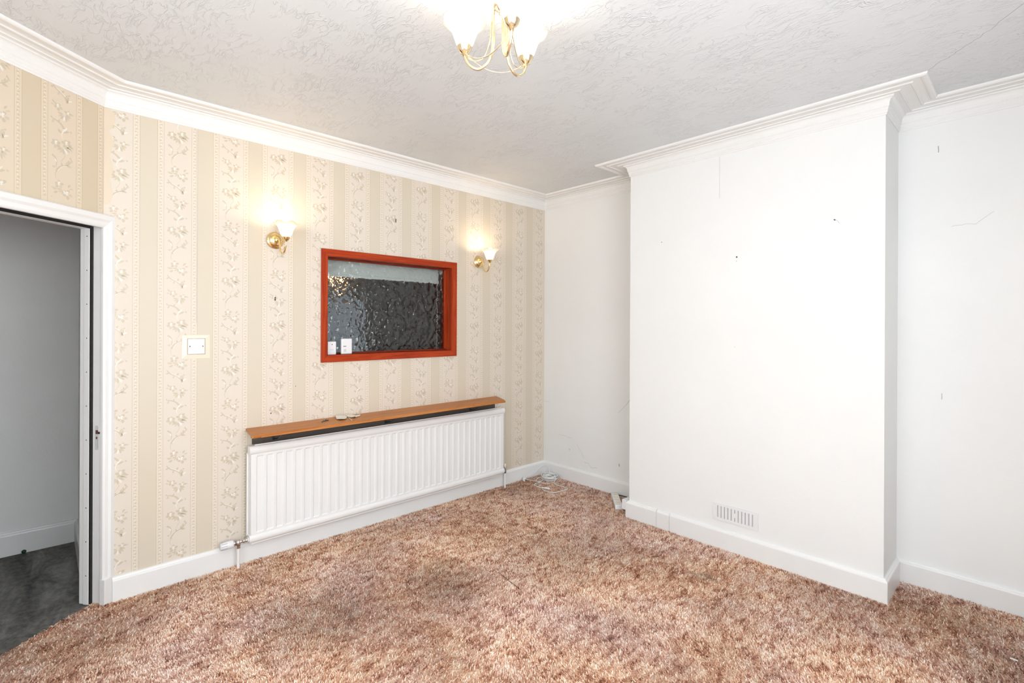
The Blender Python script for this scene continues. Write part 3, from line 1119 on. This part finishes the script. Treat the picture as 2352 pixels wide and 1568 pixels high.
# pressed front panel: recessed flutes between raised strips
m = MB()
pitch = 0.0571
y_first = -2.639
nr = 34
zb0, zb1 = .186, .648
xr = xf - .006
g = []                                        # (y, state) boundaries
cols = [(ry0 + .002, 0)]
for i in range(nr + 1):
    y = y_first + i * pitch
    if y + pitch * .66 > ry1 - .01:
        break
    cols += [(y, 0), (y + .006, 1), (y + pitch * .62, 1), (y + pitch * .62 + .008, 0)]
cols.append((ry1 - .002, 0))
rows = [(.165, 0), (zb0, 0), (zb0 + .007, 1), (zb1 - .007, 1), (zb1, 0), (.672, 0)]
vs = [((xr if (c[1] and r[1]) else xf), c[0], r[0]) for r in rows for c in cols]
nc = len(cols)
m.add(vs, [(i * nc + j, i * nc + j + 1, (i + 1) * nc + j + 1, (i + 1) * nc + j) for i in range(len(rows) - 1) for j in range(nc - 1)])
m.box(xb, xf - .012, ry0 + .002, ry1 - .002, .165, .672)
# side closing strips
m.box(xb, xf, ry0, ry0 + .003, .165, .672)
m.box(xb, xf, ry1 - .003, ry1, .165, .672)
rbuild(m, 'ribbed_panel', M['radiator'])


def roll(z, r, sgn):
    pts = []
    for i in range(17):
        a = -PI * .5 + PI * i / 16
        pts.append((xf - .012 + (r * .72) * math.cos(a) + .004, z + r * math.sin(a)))
    pts += [(xb + .004, z + r), (xb, z + r * .6), (xb, z - r * .6), (xb + .004, z - r)]
    return pts


for nm, z, r in (('top_roll', .684, .026), ('bottom_roll', .154, .024)):
    pr = roll(z, r, 1)
    rbuild(MB().loft([[(x, ry0 - .004, zz) for x, zz in pr], [(x, ry1 + .004, zz) for x, zz in pr]], 0, True, True, False), nm, M['radiator'], .002)
rbuild(MB().box(.066, .074, ry0 + .03, ry1 - .02, .700, .7145), 'top_seam', M['radiator'])
rbuild(MB().box(.070, .078, ry0 + .01, ry1 - .03, .119, .131), 'bottom_seam', M['radiator'])
rbuild(MB().box(.046, .052, ry0 - .008, ry0 + .03, .17, .665), 'side_flange', M['radiator'])
for y in (-2.35, -0.95):
    rbuild(MB().box(.002, .052, y, y + .03, .2, .6), 'wall_bracket', M['radiator'])
# thermostatic valve, left
vz = .150
v_ = MB()
v_.lathe([(.0005, -.153), (.018, -.153), (.0205, -.149), (.0215, -.135), (.0225, -.105), (.0225, -.088), (.019, -.085), (.0005, -.085)], (.072, ry0, vz), 'y', 20)
tv = rbuild(v_, 'thermostat_head', M['plastic'])
for i in range(10):
    a = 2 * PI * i / 10 + .2
    MB().box(.072 + .0195 * math.cos(a), .072 + .0222 * math.cos(a) + .0008, ry0 - .150, ry0 - .118, vz + .0215 * math.sin(a) - .0012, vz + .0215 * math.sin(a) + .0012).build(
        'grip_slot', M['greymark'], tv, R.location)
v_ = MB()
v_.lathe([(.0005, -.086), (.016, -.086), (.016, -.076), (.0125, -.076), (.0125, -.068), (.0095, -.066), (.0095, -.034), (.0135, -.034), (.0135, -.024), (.011, -.022),
          (.011, -.018), (.0135, -.017), (.0135, -.009), (.009, -.008), (.009, .0)], (.072, ry0, vz), 'y', 16)
v_.lathe([(.0125, -.012), (.0125, -.034), (.009, -.036)], (.072, ry0 - .058, vz), 'z', 14)
v_.lathe([(.0005, .012), (.009, .012), (.0125, .006), (.0125, -.016)], (.072, ry0 - .058, vz), 'z', 14)
rbuild(v_, 'valve_body', M['chrome'])
v_ = MB()
v_.lathe([(.013, -.016), (.013, .002)], (.072, ry0 + .006, vz), 'y', 16)
v_.lathe([(.0005, -.016), (.013, -.016)], (.072, ry0 + .006, vz), 'y', 16)
rbuild(v_, 'inlet_boss', M['radiator'])
rbuild(MB().tube([(.072, ry0 - .058, vz - .034), (.072, ry0 - .058, FZ)], .0088, 12), 'supply_pipe', M['radiator'])
# lockshield valve, right
yv = -.585
v_ = MB().lathe([(.0005, .066), (.0085, .066), (.0105, .062), (.011, .030), (.0005, .030)], (.072, yv, .142), 'z', 14)
rbuild(v_, 'valve_cap', M['cream'])
v_ = MB().lathe([(.008, .031), (.008, .014), (.0115, .012), (.0115, -.010), (.009, -.018)], (.072, yv, .142), 'z', 14)
v_.tube([(.072, ry1, .154), (.072, yv, .146)], .0085, 10)
v_.tube([(.08, ry1 + .012, .175), (.084, yv - .004, .150)], .003, 6)
rbuild(v_, 'valve_body', M['steel'])
rbuild(MB().tube([(.072, yv, .126), (.072, yv, FZ)], .0085, 12), 'supply_pipe', M['radiator'])

# ------------------------------------------------------------------ shelf over the radiator
SH = empty('shelf', (0, -1.65, .788))
tag(SH, 'orange varnished wooden shelf above the radiator', 'shelf')
zt_, tk = .806, .019
c4 = [(0.001, -2.676), (.245, -2.708), (.238, -.737), (0.001, -.627)]
m = MB()
b4 = [(0.001, -2.672), (.241, -2.704), (.234, -.740), (0.001, -.630)]
m.hexa([(x, y, zt_ - tk) for x, y in b4], [(x, y, zt_) for x, y in c4])
m.build('board', M['pine'], SH, SH.location, .003)
m = MB()
m.hexa([(.242, -2.66, zt_ - tk + .001), (.249, -2.66, zt_ - tk + .001), (.243, -.738, zt_ - tk + .001), (.236, -.738, zt_ - tk + .001)],
       [(.242, -2.66, zt_ - .005), (.2475, -2.66, zt_ - .007), (.2415, -.738, zt_ - .007), (.236, -.738, zt_ - .005)])
m.build('front_lipping', M['pine'], SH, SH.location, .0015)
MB().box(.212, .243, -2.7065, -2.7025, zt_ - tk + .002, zt_ - .003).build('bare_end', M['rawwood'], SH, SH.location)
MB().box(0.001, .018, -2.64, -.66, .705, zt_ - tk).build('shelf_shadow', M['shelf_shadow'], SH, SH.location)  # dark strip painted in for the wall shadow between shelf and radiator
for y in (-2.52, -1.736, -.944):
    m = MB()
    m.box(.012, .20, y - .008, y + .008, zt_ - tk - .004, zt_ - tk)
    m.box(.018, .022, y - .008, y + .008, .715, zt_ - tk)
    m.tube([(.02, y, .72), (.10, y, .737), (.18, y, zt_ - tk - .002)], .004, 6)
    m.build('bracket', M['iron'], SH, SH.location)
# bits lying on the shelf
def chip(name, pts, z, t, mt, label, curl):
    m = MB()
    n_ = len(pts)
    cxx = sum(p[0] for p in pts) / n_
    cyy = sum(p[1] for p in pts) / n_
    bt = [(x, y, z + 0.0006 + curl * ((x - cxx) ** 2 + (y - cyy) ** 2) * 60) for x, y in pts]
    tp = [(x, y, q + t) for x, y, q in bt]
    cb, ct = (cxx, cyy, z + 0.0006), (cxx, cyy, z + 0.0006 + t)
    V = bt + tp + [cb, ct]
    F = [(i, (i + 1) % n_, n_ + (i + 1) % n_, n_ + i) for i in range(n_)]
    F += [(2 * n_, (i + 1) % n_, i) for i in range(n_)] + [(2 * n_ + 1, n_ + i, n_ + (i + 1) % n_) for i in range(n_)]
    m.add(V, F)
    return m


def thing(m, name, mt, label, cat, group=None, bevel=0.0):
    xs = [v[0] for v in m.v]; ys = [v[1] for v in m.v]; zs = [v[2] for v in m.v]
    org = ((min(xs) + max(xs)) / 2, (min(ys) + max(ys)) / 2, min(zs))
    o = m.build(name, mt, None, org, bevel)
    o.location = org
    return tag(o, label, cat, group)


p1 = [(.022, -2.118), (.035, -2.085), (.065, -2.058), (.125, -2.088), (.150, -2.110), (.168, -2.146), (.11, -2.150), (.065, -2.135)]
thing(chip('plaster_flake', p1, zt_, .003, M['flake'], '', .03), 'plaster_flake', M['flake'], 'larger cream plaster flake lying on the shelf above the radiator', 'flake')
p2 = [(.045, -2.055), (.050, -2.020), (.075, -1.998), (.092, -1.972), (.110, -1.985), (.120, -2.02), (.162, -2.046), (.118, -2.050), (.085, -2.062)]
o = thing(chip('plaster_flake', p2, zt_, .003, M['flake'], '', .05), 'plaster_flake', M['flake'], 'star-shaped white plaster flake nearest the window on the shelf', 'flake')
thing(MB().tube(spline([(.10, -2.065, zt_ + .003), (.15, -2.078, zt_ + .006), (.20, -2.087, zt_ + .002)], 4), .0016, 6), 'splinter', M['flake'],
      'thin pale splinter beside the star-shaped flake on the shelf', 'splinter')
e = empty('metal_clip', (.095, -2.23, zt_))
tag(e, 'small dark metal clip lying on the shelf left of the flakes', 'clip')
MB().tube(spline([(.07, -2.205, zt_ + .004), (.085, -2.215, zt_ + .009), (.11, -2.235, zt_ + .004), (.128, -2.258, zt_ + .003)], 4), .0032, 8).build('shank', M['steel'], e, e.location)
MB().tube(spline([(.10, -2.24, zt_ + .0035), (.115, -2.215, zt_ + .006), (.09, -2.20, zt_ + .0035)], 4), .0028, 8).build('hook', M['iron'], e, e.location)

# ------------------------------------------------------------------ lamps
def wave_fn(nl, amp_r, amp_z, ph=0.0):
    def f(t, a, r, h):
        k = max(0.0, (t - .35) / .65) ** 2
        c = math.cos(nl * a + ph)
        return r * (1 + amp_r * k * c), h + amp_z * k * c
    return f


SHADE = [(.016, .000), (.024, .004), (.030, .014), (.035, .028), (.040, .043), (.046, .058), (.054, .071), (.064, .081), (.076, .088)]


def shade_mesh(c, ph=0.0):
    return MB().lathe(SHADE, c, 'z', 48, 0, True, wave_fn(6, .045, .006, ph))


CUP = [(.0005, -.022), (.006, -.022), (.007, -.016), (.013, -.013), (.018, -.006), (.0205, .002), (.022, .004), (.022, .007), (.019, .008), (.0005, .008)]


def wall_lamp(z_label):
    L = empty('wall_lamp', (0, 0, 0))
    MB().lathe([(.054, .0), (.054, .004), (.051, .007), (.047, .009), (.044, .010), (.041, .015), (.034, .021), (.024, .025), (.017, .026), (.015, .031),
                (.010, .036), (.0005, .038)], (0, 0, 0), 'x', 32).build('backplate', M['brass'], L)
    for s in (-1, 1):
        MB().lathe([(.0005, .0), (.003, .0), (.003, .004), (.0005, .005)], (.008, s * .050, -.001), 'x', 8).build('fixing_nut', M['brass'], L)
    arm = spline([(.034, 0, -.004), (.052, 0, -.004), (.060, 0, -.030), (.072, 0, -.072), (.098, 0, -.092), (.125, 0, -.078), (.141, 0, -.048), (.145, 0, -.022)], 6)
    MB().tube(arm, .0048, 10).build('arm', M['brass'], L)
    wire = spline([(.060, 0, -.028), (.078, 0, -.058), (.102, 0, -.068), (.128, 0, -.052), (.143, 0, -.026)], 5)
    MB().tube(wire, .0016, 6).build('scroll_wire', M['brass'], L)
    MB().lathe(CUP, (.145, 0, 0), 'z', 24).build('cup', M['brass'], L)
    shade_mesh((.145, 0, .004)).build('shade', M['opal'], L)
    b = MB()
    b.sphere((.145, 0, .079), .029, 12)
    b.lathe([(.012, .010), (.013, .055)], (.145, 0, 0), 'z', 12)
    b.build('bulb', M['bulb'], L)
    return L


lamp = wall_lamp('')
lamp.location = (0, -2.510, 1.972)
lamp.rotation_euler = (0, 0, .13)
tag(lamp, 'lit brass wall lamp with tulip glass shade left of the serving window', 'wall lamp', 'brass wall lamps')
l2 = copy_tree(lamp)
l2.location = (0, -.838, 1.984)
l2.rotation_euler = (0, 0, 0.0)
l2['label'] = 'lit brass wall lamp with tulip glass shade between serving window and alcove corner'

CH = empty('ceiling_light', (2.035, -2.425, ZT))
tag(CH, 'brass three-arm ceiling light with glowing tulip glass shades', 'ceiling light')
zc0 = 2.421 - ZT            # cup height in the lamp's frame
RA = .132
angs = [math.radians(a) for a in (213.4, -26.6, 93.4)]
MB().lathe([(.0005, 0), (.062, 0), (.062, -.006), (.055, -.014), (.036, -.024), (.018, -.030), (.012, -.036), (.012, -.05)], (0, 0, 0), 'z', 32).build('ceiling_rose', M['pale_brass'], CH)
MB().lathe([(.008, -.03), (.008, -.075), (.016, -.08), (.024, -.090), (.027, -.102), (.022, -.114), (.012, -.122), (.006, -.126), (.008, -.131), (.0005, -.137)], (0, 0, 0), 'z', 24).build('stem', M['pale_brass'], CH)


def polar(r, a, z):
    return (r * math.cos(a), r * math.sin(a), z)


for a in angs:
    arm = spline([polar(.018, a, -.095), polar(.026, a, -.108), polar(.027, a, -.16), polar(.028, a, -.235), polar(.042, a, -.288), polar(.078, a, -.313),
                  polar(.112, a, -.298), polar(.128, a, -.272), polar(RA, a, zc0 - .025)], 6)
    am = MB().tube(arm, .0050, 10).build('arm', M['pale_brass'], CH)
    w_ = spline([polar(.020, a, -.10), polar(.034, a, -.16), polar(.040, a, -.22), polar(.060, a, -.272), polar(.088, a, -.284), polar(.116, a, -.272), polar(RA - .004, a, zc0 - .018)], 5)
    MB().tube(w_, .0017, 6).build('scroll_wire', M['pale_brass'], am)
    c = polar(RA, a, zc0)
    MB().lathe([(r * 1.22, h * 1.22) for r, h in CUP], c, 'z', 24).build('cup', M['pale_brass'], CH)
    shade_mesh((c[0], c[1], c[2] + .004), a).build('shade', M['opal_big'], CH)
    b = MB()
    b.sphere((c[0], c[1], c[2] + .058), .026, 12)
    b.lathe([(.012, .010), (.013, .035)], c, 'z', 12)
    b.build('bulb', M['bulb_big'], CH)
for i in range(3):
    a, b = angs[i], angs[(i + 1) % 3]
    p, q = Vector(polar(RA - .004, a, zc0 - .018)), Vector(polar(RA - .004, b, zc0 - .018))
    pts = []
    for j in range(9):
        t = j / 8
        k = p.lerp(q, t)
        k.z -= .048 * (1 - (2 * t - 1) ** 2)
        pts.append(k)
    MB().tube(spline(pts, 3), .0017, 6).build('swag_wire', M['pale_brass'], CH)

# ------------------------------------------------------------------ vent grille on the chimney breast
V = empty('vent_grille', (1.994, -BD, .173))
tag(V, 'white slotted air vent grille low on the chimney breast', 'vent')
gx0, gx1, gz0, gz1 = 1.850, 2.138, .173, .281
yp = -BD
sx = [1.884 + i * .0219 for i in range(11)]
sw = .0078
m = MB()
m.box(gx0, gx1, yp - .006, yp - .002, gz0, .190)
m.box(gx0, gx1, yp - .006, yp - .002, .266, gz1)
xs_ = [gx0] + [v for x in sx for v in (x - sw / 2, x + sw / 2)] + [gx1]
for i in range(0, len(xs_), 2):
    m.box(xs_[i], xs_[i + 1], yp - .006, yp - .002, .190, .266)
m.box(sx[5] - sw / 2, sx[5] + sw / 2, yp - .006, yp - .002, .214, .242)
m.build('faceplate', M['plastic'], V, V.location)
MB().box(gx0 + .004, gx1 - .004, yp - .0019, yp - .0004, gz0 + .004, gz1 - .004).build('shutter', M['flue'], V, V.location)

# ------------------------------------------------------------------ cable coil, power strip, socket
K = empty('coiled_cable', (.19, -.125, 0))
tag(K, 'coil of white cable with plug lying on the carpet in the far corner', 'cable')
cz = .004
rnd = random.Random(11)
pts = []
turns = 9
for i in range(turns * 14):
    a = 2 * PI * i / 14
    tt = i / (turns * 14)
    r = .060 + .016 * math.sin(tt * 17) + rnd.uniform(-.0025, .0025)
    z = cz + .003 + .036 * tt + .004 * math.sin(a * 2 + tt * 9)
    pts.append((.19 + r * math.cos(a) * 1.05, -.125 + r * math.sin(a), z))
m = MB().tube(spline(pts, 2), .0036, 7)
m.build('coil', M['cable'], K, K.location)
ld1 = [(.135, -.065, .035), (.115, -.048, .070), (.09, -.05, .092), (.055, -.075, .088), (.030, -.115, .055), (.030, -.19, .02), (.026, -.27, .008), (.030, -.31, .006),
       (.075, -.30, .005), (.14, -.275, .005), (.21, -.272, .005), (.27, -.262, .005), (.29, -.235, .006)]
MB().tube(spline(ld1, 6), .0030, 7).build('lead', M['cable'], K, K.location)
ld2 = [(.125, -.150, .012), (.115, -.205, .008), (.155, -.270, .006), (.195, -.262, .007), (.185, -.215, .008), (.160, -.185, .010)]
MB().tube(spline(ld2, 6), .0030, 7).build('lead', M['cable'], K, K.location)
ld3 = [(.25, -.11, .040), (.275, -.135, .02), (.300, -.19, .006), (.36, -.212, .005), (.43, -.212, .005), (.492, -.222, .005), (.498, -.252, .005), (.49, -.31, .005), (.482, -.375, .005),
       (.425, -.405, .005), (.36, -.398, .005), (.325, -.375, .006)]
MB().tube(spline(ld3, 6), .0030, 7).build('lead', M['cable'], K, K.location)
ld4 = [(.21, -.285, .005), (.20, -.33, .005), (.225, -.365, .005), (.275, -.375, .005), (.33, -.372, .006)]
MB().tube(spline(ld4, 6), .0030, 7).build('lead', M['cable'], K, K.location)
MB().tube([(.322, -.374, .007), (.335, -.368, .008), (.36, -.358, .009), (.385, -.347, .009), (.393, -.343, .008)], [.0035, .006, .0075, .0075, .004], 10).build('connector', M['plastic'], K, K.location)
pg = MB().tube([(.052, -.322, .030), (.058, -.328, .026), (.070, -.340, .022), (.082, -.352, .018), (.090, -.360, .017)], [.004, .009, .0155, .0165, .012], 12).build('plug', M['plastic'], K, K.location)
MB().tube([(.088, -.352, .018), (.100, -.352, .018)], .0045, 8).build('plug_pin', M['black'], pg, K.location)
MB().tube(spline([(.030, -.305, .008), (.040, -.312, .020), (.052, -.322, .030)], 4), .0030, 7).build('lead', M['cable'], K, K.location)

# power strip: long axis from (.885,-.08) to (1.078,-.297)
e = empty('power_strip', (.981, -.189, 0), math.atan2(-.217, .193))
tag(e, 'white plastic power strip lying on the carpet beside the chimney breast', 'power strip')
MB().box(-.145, .145, -.029, .029, .001, .034).build('body', M['plastic'], e, (0, 0, 0), .004)
for i in range(4):
    x = -.105 + i * .062
    sk = MB().box(x - .022, x + .022, -.021, .021, .0335, .0352).build('socket_face', M['cream'], e, (0, 0, 0), .0006)
    for dx, dy in ((-.010, 0), (.006, .009), (.006, -.009)):
        MB().box(x + dx - .003, x + dx + .003, dy - .0018, dy + .0018, .0350, .0356).build('pin_slot', M['greymark'], sk)
e = empty('wall_socket', (1.168, -.30, .055))
tag(e, 'white surface-mounted socket on the left side of the chimney breast skirting', 'socket')
MB().box(1.148, 1.1845, -.365, -.245, .045, .118).build('box', M['plastic'], e, e.location, .004)
MB().box(1.147, 1.149, -.349, -.339, .076, .092).build('socket_hole', M['black'], e, e.location)
thing(MB().tube(spline([(.878, -.073, .014), (.90, -.040, .010), (.98, -.036, .012), (1.07, -.07, .022), (1.13, -.17, .050), (1.146, -.242, .070)], 6), .0042, 8), 'power_lead', M['iron'],
      'short dark lead between the power strip and the chimney breast socket', 'lead')

# ------------------------------------------------------------------ small scraps
thing(MB().box(3.243, 3.268, -.512, -.505, .001, .004), 'paper_scrap', M['plastic'], 'thin white paper sliver on the carpet at the right alcove', 'scrap')
thing(chip('plaster_crumb', [(.985, -.642), (.994, -.630), (1.010, -.632), (1.004, -.645)], .001, .004, M['flake'], '', 0), 'plaster_crumb', M['flake'],
      'tiny white crumb on the carpet between coil and chimney breast', 'crumb')
thing(MB().sphere((HX + .032, -3.659, .004), .012, 8, 0, .9), 'green_pebble', M['green'], 'small dark green pebble at the foot of the hall skirting', 'pebble')

# ------------------------------------------------------------------ cracks, nails and scuffs
def crack(wall, pts, nrm, wd=.0009, mt='crack', name='crack'):
    P = [Vector(p) for p in pts]
    N_ = Vector(nrm)
    m = MB()
    for i in range(len(P) - 1):
        d = (P[i + 1] - P[i]).normalized()
        sd = d.cross(N_).normalized() * wd
        a = [P[i] - sd, P[i] + sd, P[i + 1] + sd, P[i + 1] - sd]
        m.hexa([tuple(q + N_ * 0.0001) for q in a], [tuple(q + N_ * 0.0006) for q in a])
    inv = wall.matrix_basis.inverted()
    m.v = [tuple(inv @ Vector(v)) for v in m.v]
    return m.build(name, M[mt], wall)


def jag(pts, amp, k, nrm_axis, seed):
    r = random.Random(seed)
    out = []
    for i in range(len(pts) - 1):
        a, b = Vector(pts[i]), Vector(pts[i + 1])
        for j in range(k):
            p = a.lerp(b, j / k)
            for ax in range(3):
                if ax != nrm_axis:
                    p[ax] += r.uniform(-amp, amp)
            out.append(p)
    out.append(Vector(pts[-1]))
    return out


for o in (wr, wb_, ceiling, wl):
    o.matrix_basis = o.matrix_basis
bpy.context.view_layer.update()
crack(wr, jag([(1.0, 0, .85), (.97, 0, .807), (.941, 0, .770)], .004, 3, 1, 1), (0, -1, 0), .0016)
crack(wr, jag([(.941, 0, .770), (.863, 0, .694)], .003, 3, 1, 2), (0, -1, 0), .0008)
crack(wr, jag([(.001, 0, .695), (.07, 0, .698)], .002, 3, 1, 3), (0, -1, 0), .0007)
crack(wr, jag([(.20, 0, .405), (.30, 0, .395), (.36, 0, .392)], .004, 4, 1, 4), (0, -1, 0), .0006)
crack(wr, jag([(.41, 0, .34), (.458, 0, .29), (.50, 0, .23)], .006, 4, 1, 5), (0, -1, 0), .0007)
crack(wr, jag([(.50, 0, .20), (.55, 0, .19), (.58, 0, .165), (.64, 0, .18)], .008, 4, 1, 6), (0, -1, 0), .0009)
crack(wr, jag([(.874, 0, .262), (.876, 0, .238)], .001, 2, 1, 7), (0, -1, 0), .0045)
crack(wr, jag([(.325, 0, .288), (.326, 0, .276)], .0005, 1, 1, 8), (0, -1, 0), .003)
crack(wr, jag([(2.999, 0, 1.989), (3.058, 0, 1.995), (3.097, 0, 1.989), (3.165, 0, 2.045)], .002, 4, 1, 9), (0, -1, 0), .0006)
crack(wr, jag([(2.943, 0, 2.440), (2.944, 0, 2.404)], .002, 3, 1, 10), (0, -1, 0), .0022)
crack(wr, jag([(2.963, 0, 1.081), (2.963, 0, 1.047)], .0008, 2, 1, 12), (0, -1, 0), .0016)
crack(wb_, jag([(1.884, -BD, 2.555), (1.885, -BD, 2.282)], .0006, 4, 1, 13), (0, -1, 0), .0006)
crack(wb_, [(1.996, -BD, 1.890), (1.998, -BD, 1.880)], (0, -1, 0), .004, 'iron', 'nail')
crack(wb_, [(1.996, -BD, 1.862), (1.996, -BD, 1.856)], (0, -1, 0), .002, 'crack', 'nail')
crack(wb_, [(1.466, -BD, 2.044), (1.467, -BD, 2.039)], (0, -1, 0), .0025, 'rust', 'nail')
crack(wb_, [(2.533, -BD, 2.045), (2.541, -BD, 2.040)], (0, -1, 0), .003, 'iron', 'nail')
crack(wb_, jag([(2.541, -BD, 2.044), (2.552, -BD, 2.034), (2.560, -BD, 2.019)], .0005, 2, 1, 15), (0, -1, 0), .0008, 'crack', 'wire_end')
crack(ceiling, jag([(2.964, -.545, ZT), (3.012, -.602, ZT), (3.076, -.661, ZT), (3.151, -.741, ZT), (3.231, -.848, ZT), (3.40, -1.08, ZT)], .005, 5, 2, 16), (0, 0, -1), .0010)
crack(wl, [(0, -1.648, 2.236), (0, -1.649, 2.209)], (1, 0, 0), .0035, 'iron', 'nail')
crack(wl, [(0, -2.507, 1.614), (0, -2.507, 1.604)], (1, 0, 0), .004, 'dark', 'screw_hole')
crack(wl, [(0, -2.507, 1.602), (0, -2.507, 1.592)], (1, 0, 0), .004, 'dark', 'screw_hole')
crack(wl, [(0, -2.379, 1.041), (0, -2.379, 1.036)], (1, 0, 0), .002, 'dark', 'screw_hole')
crack(wl, [(0, -2.530, .884), (0, -2.530, .877)], (1, 0, 0), .003, 'dark', 'screw_hole')
crack(wl, jag([(0, -2.937, 2.556), (0, -2.936, 2.20), (0, -2.935, 1.80), (0, -2.935, 1.45)], .0008, 6, 0, 17), (1, 0, 0), .0007, 'crack', 'paper_seam')
crack(wb_, [(1.988, -BD, 1.311), (1.988, -BD, 1.306)], (0, -1, 0), .0012, 'crack', 'nail')
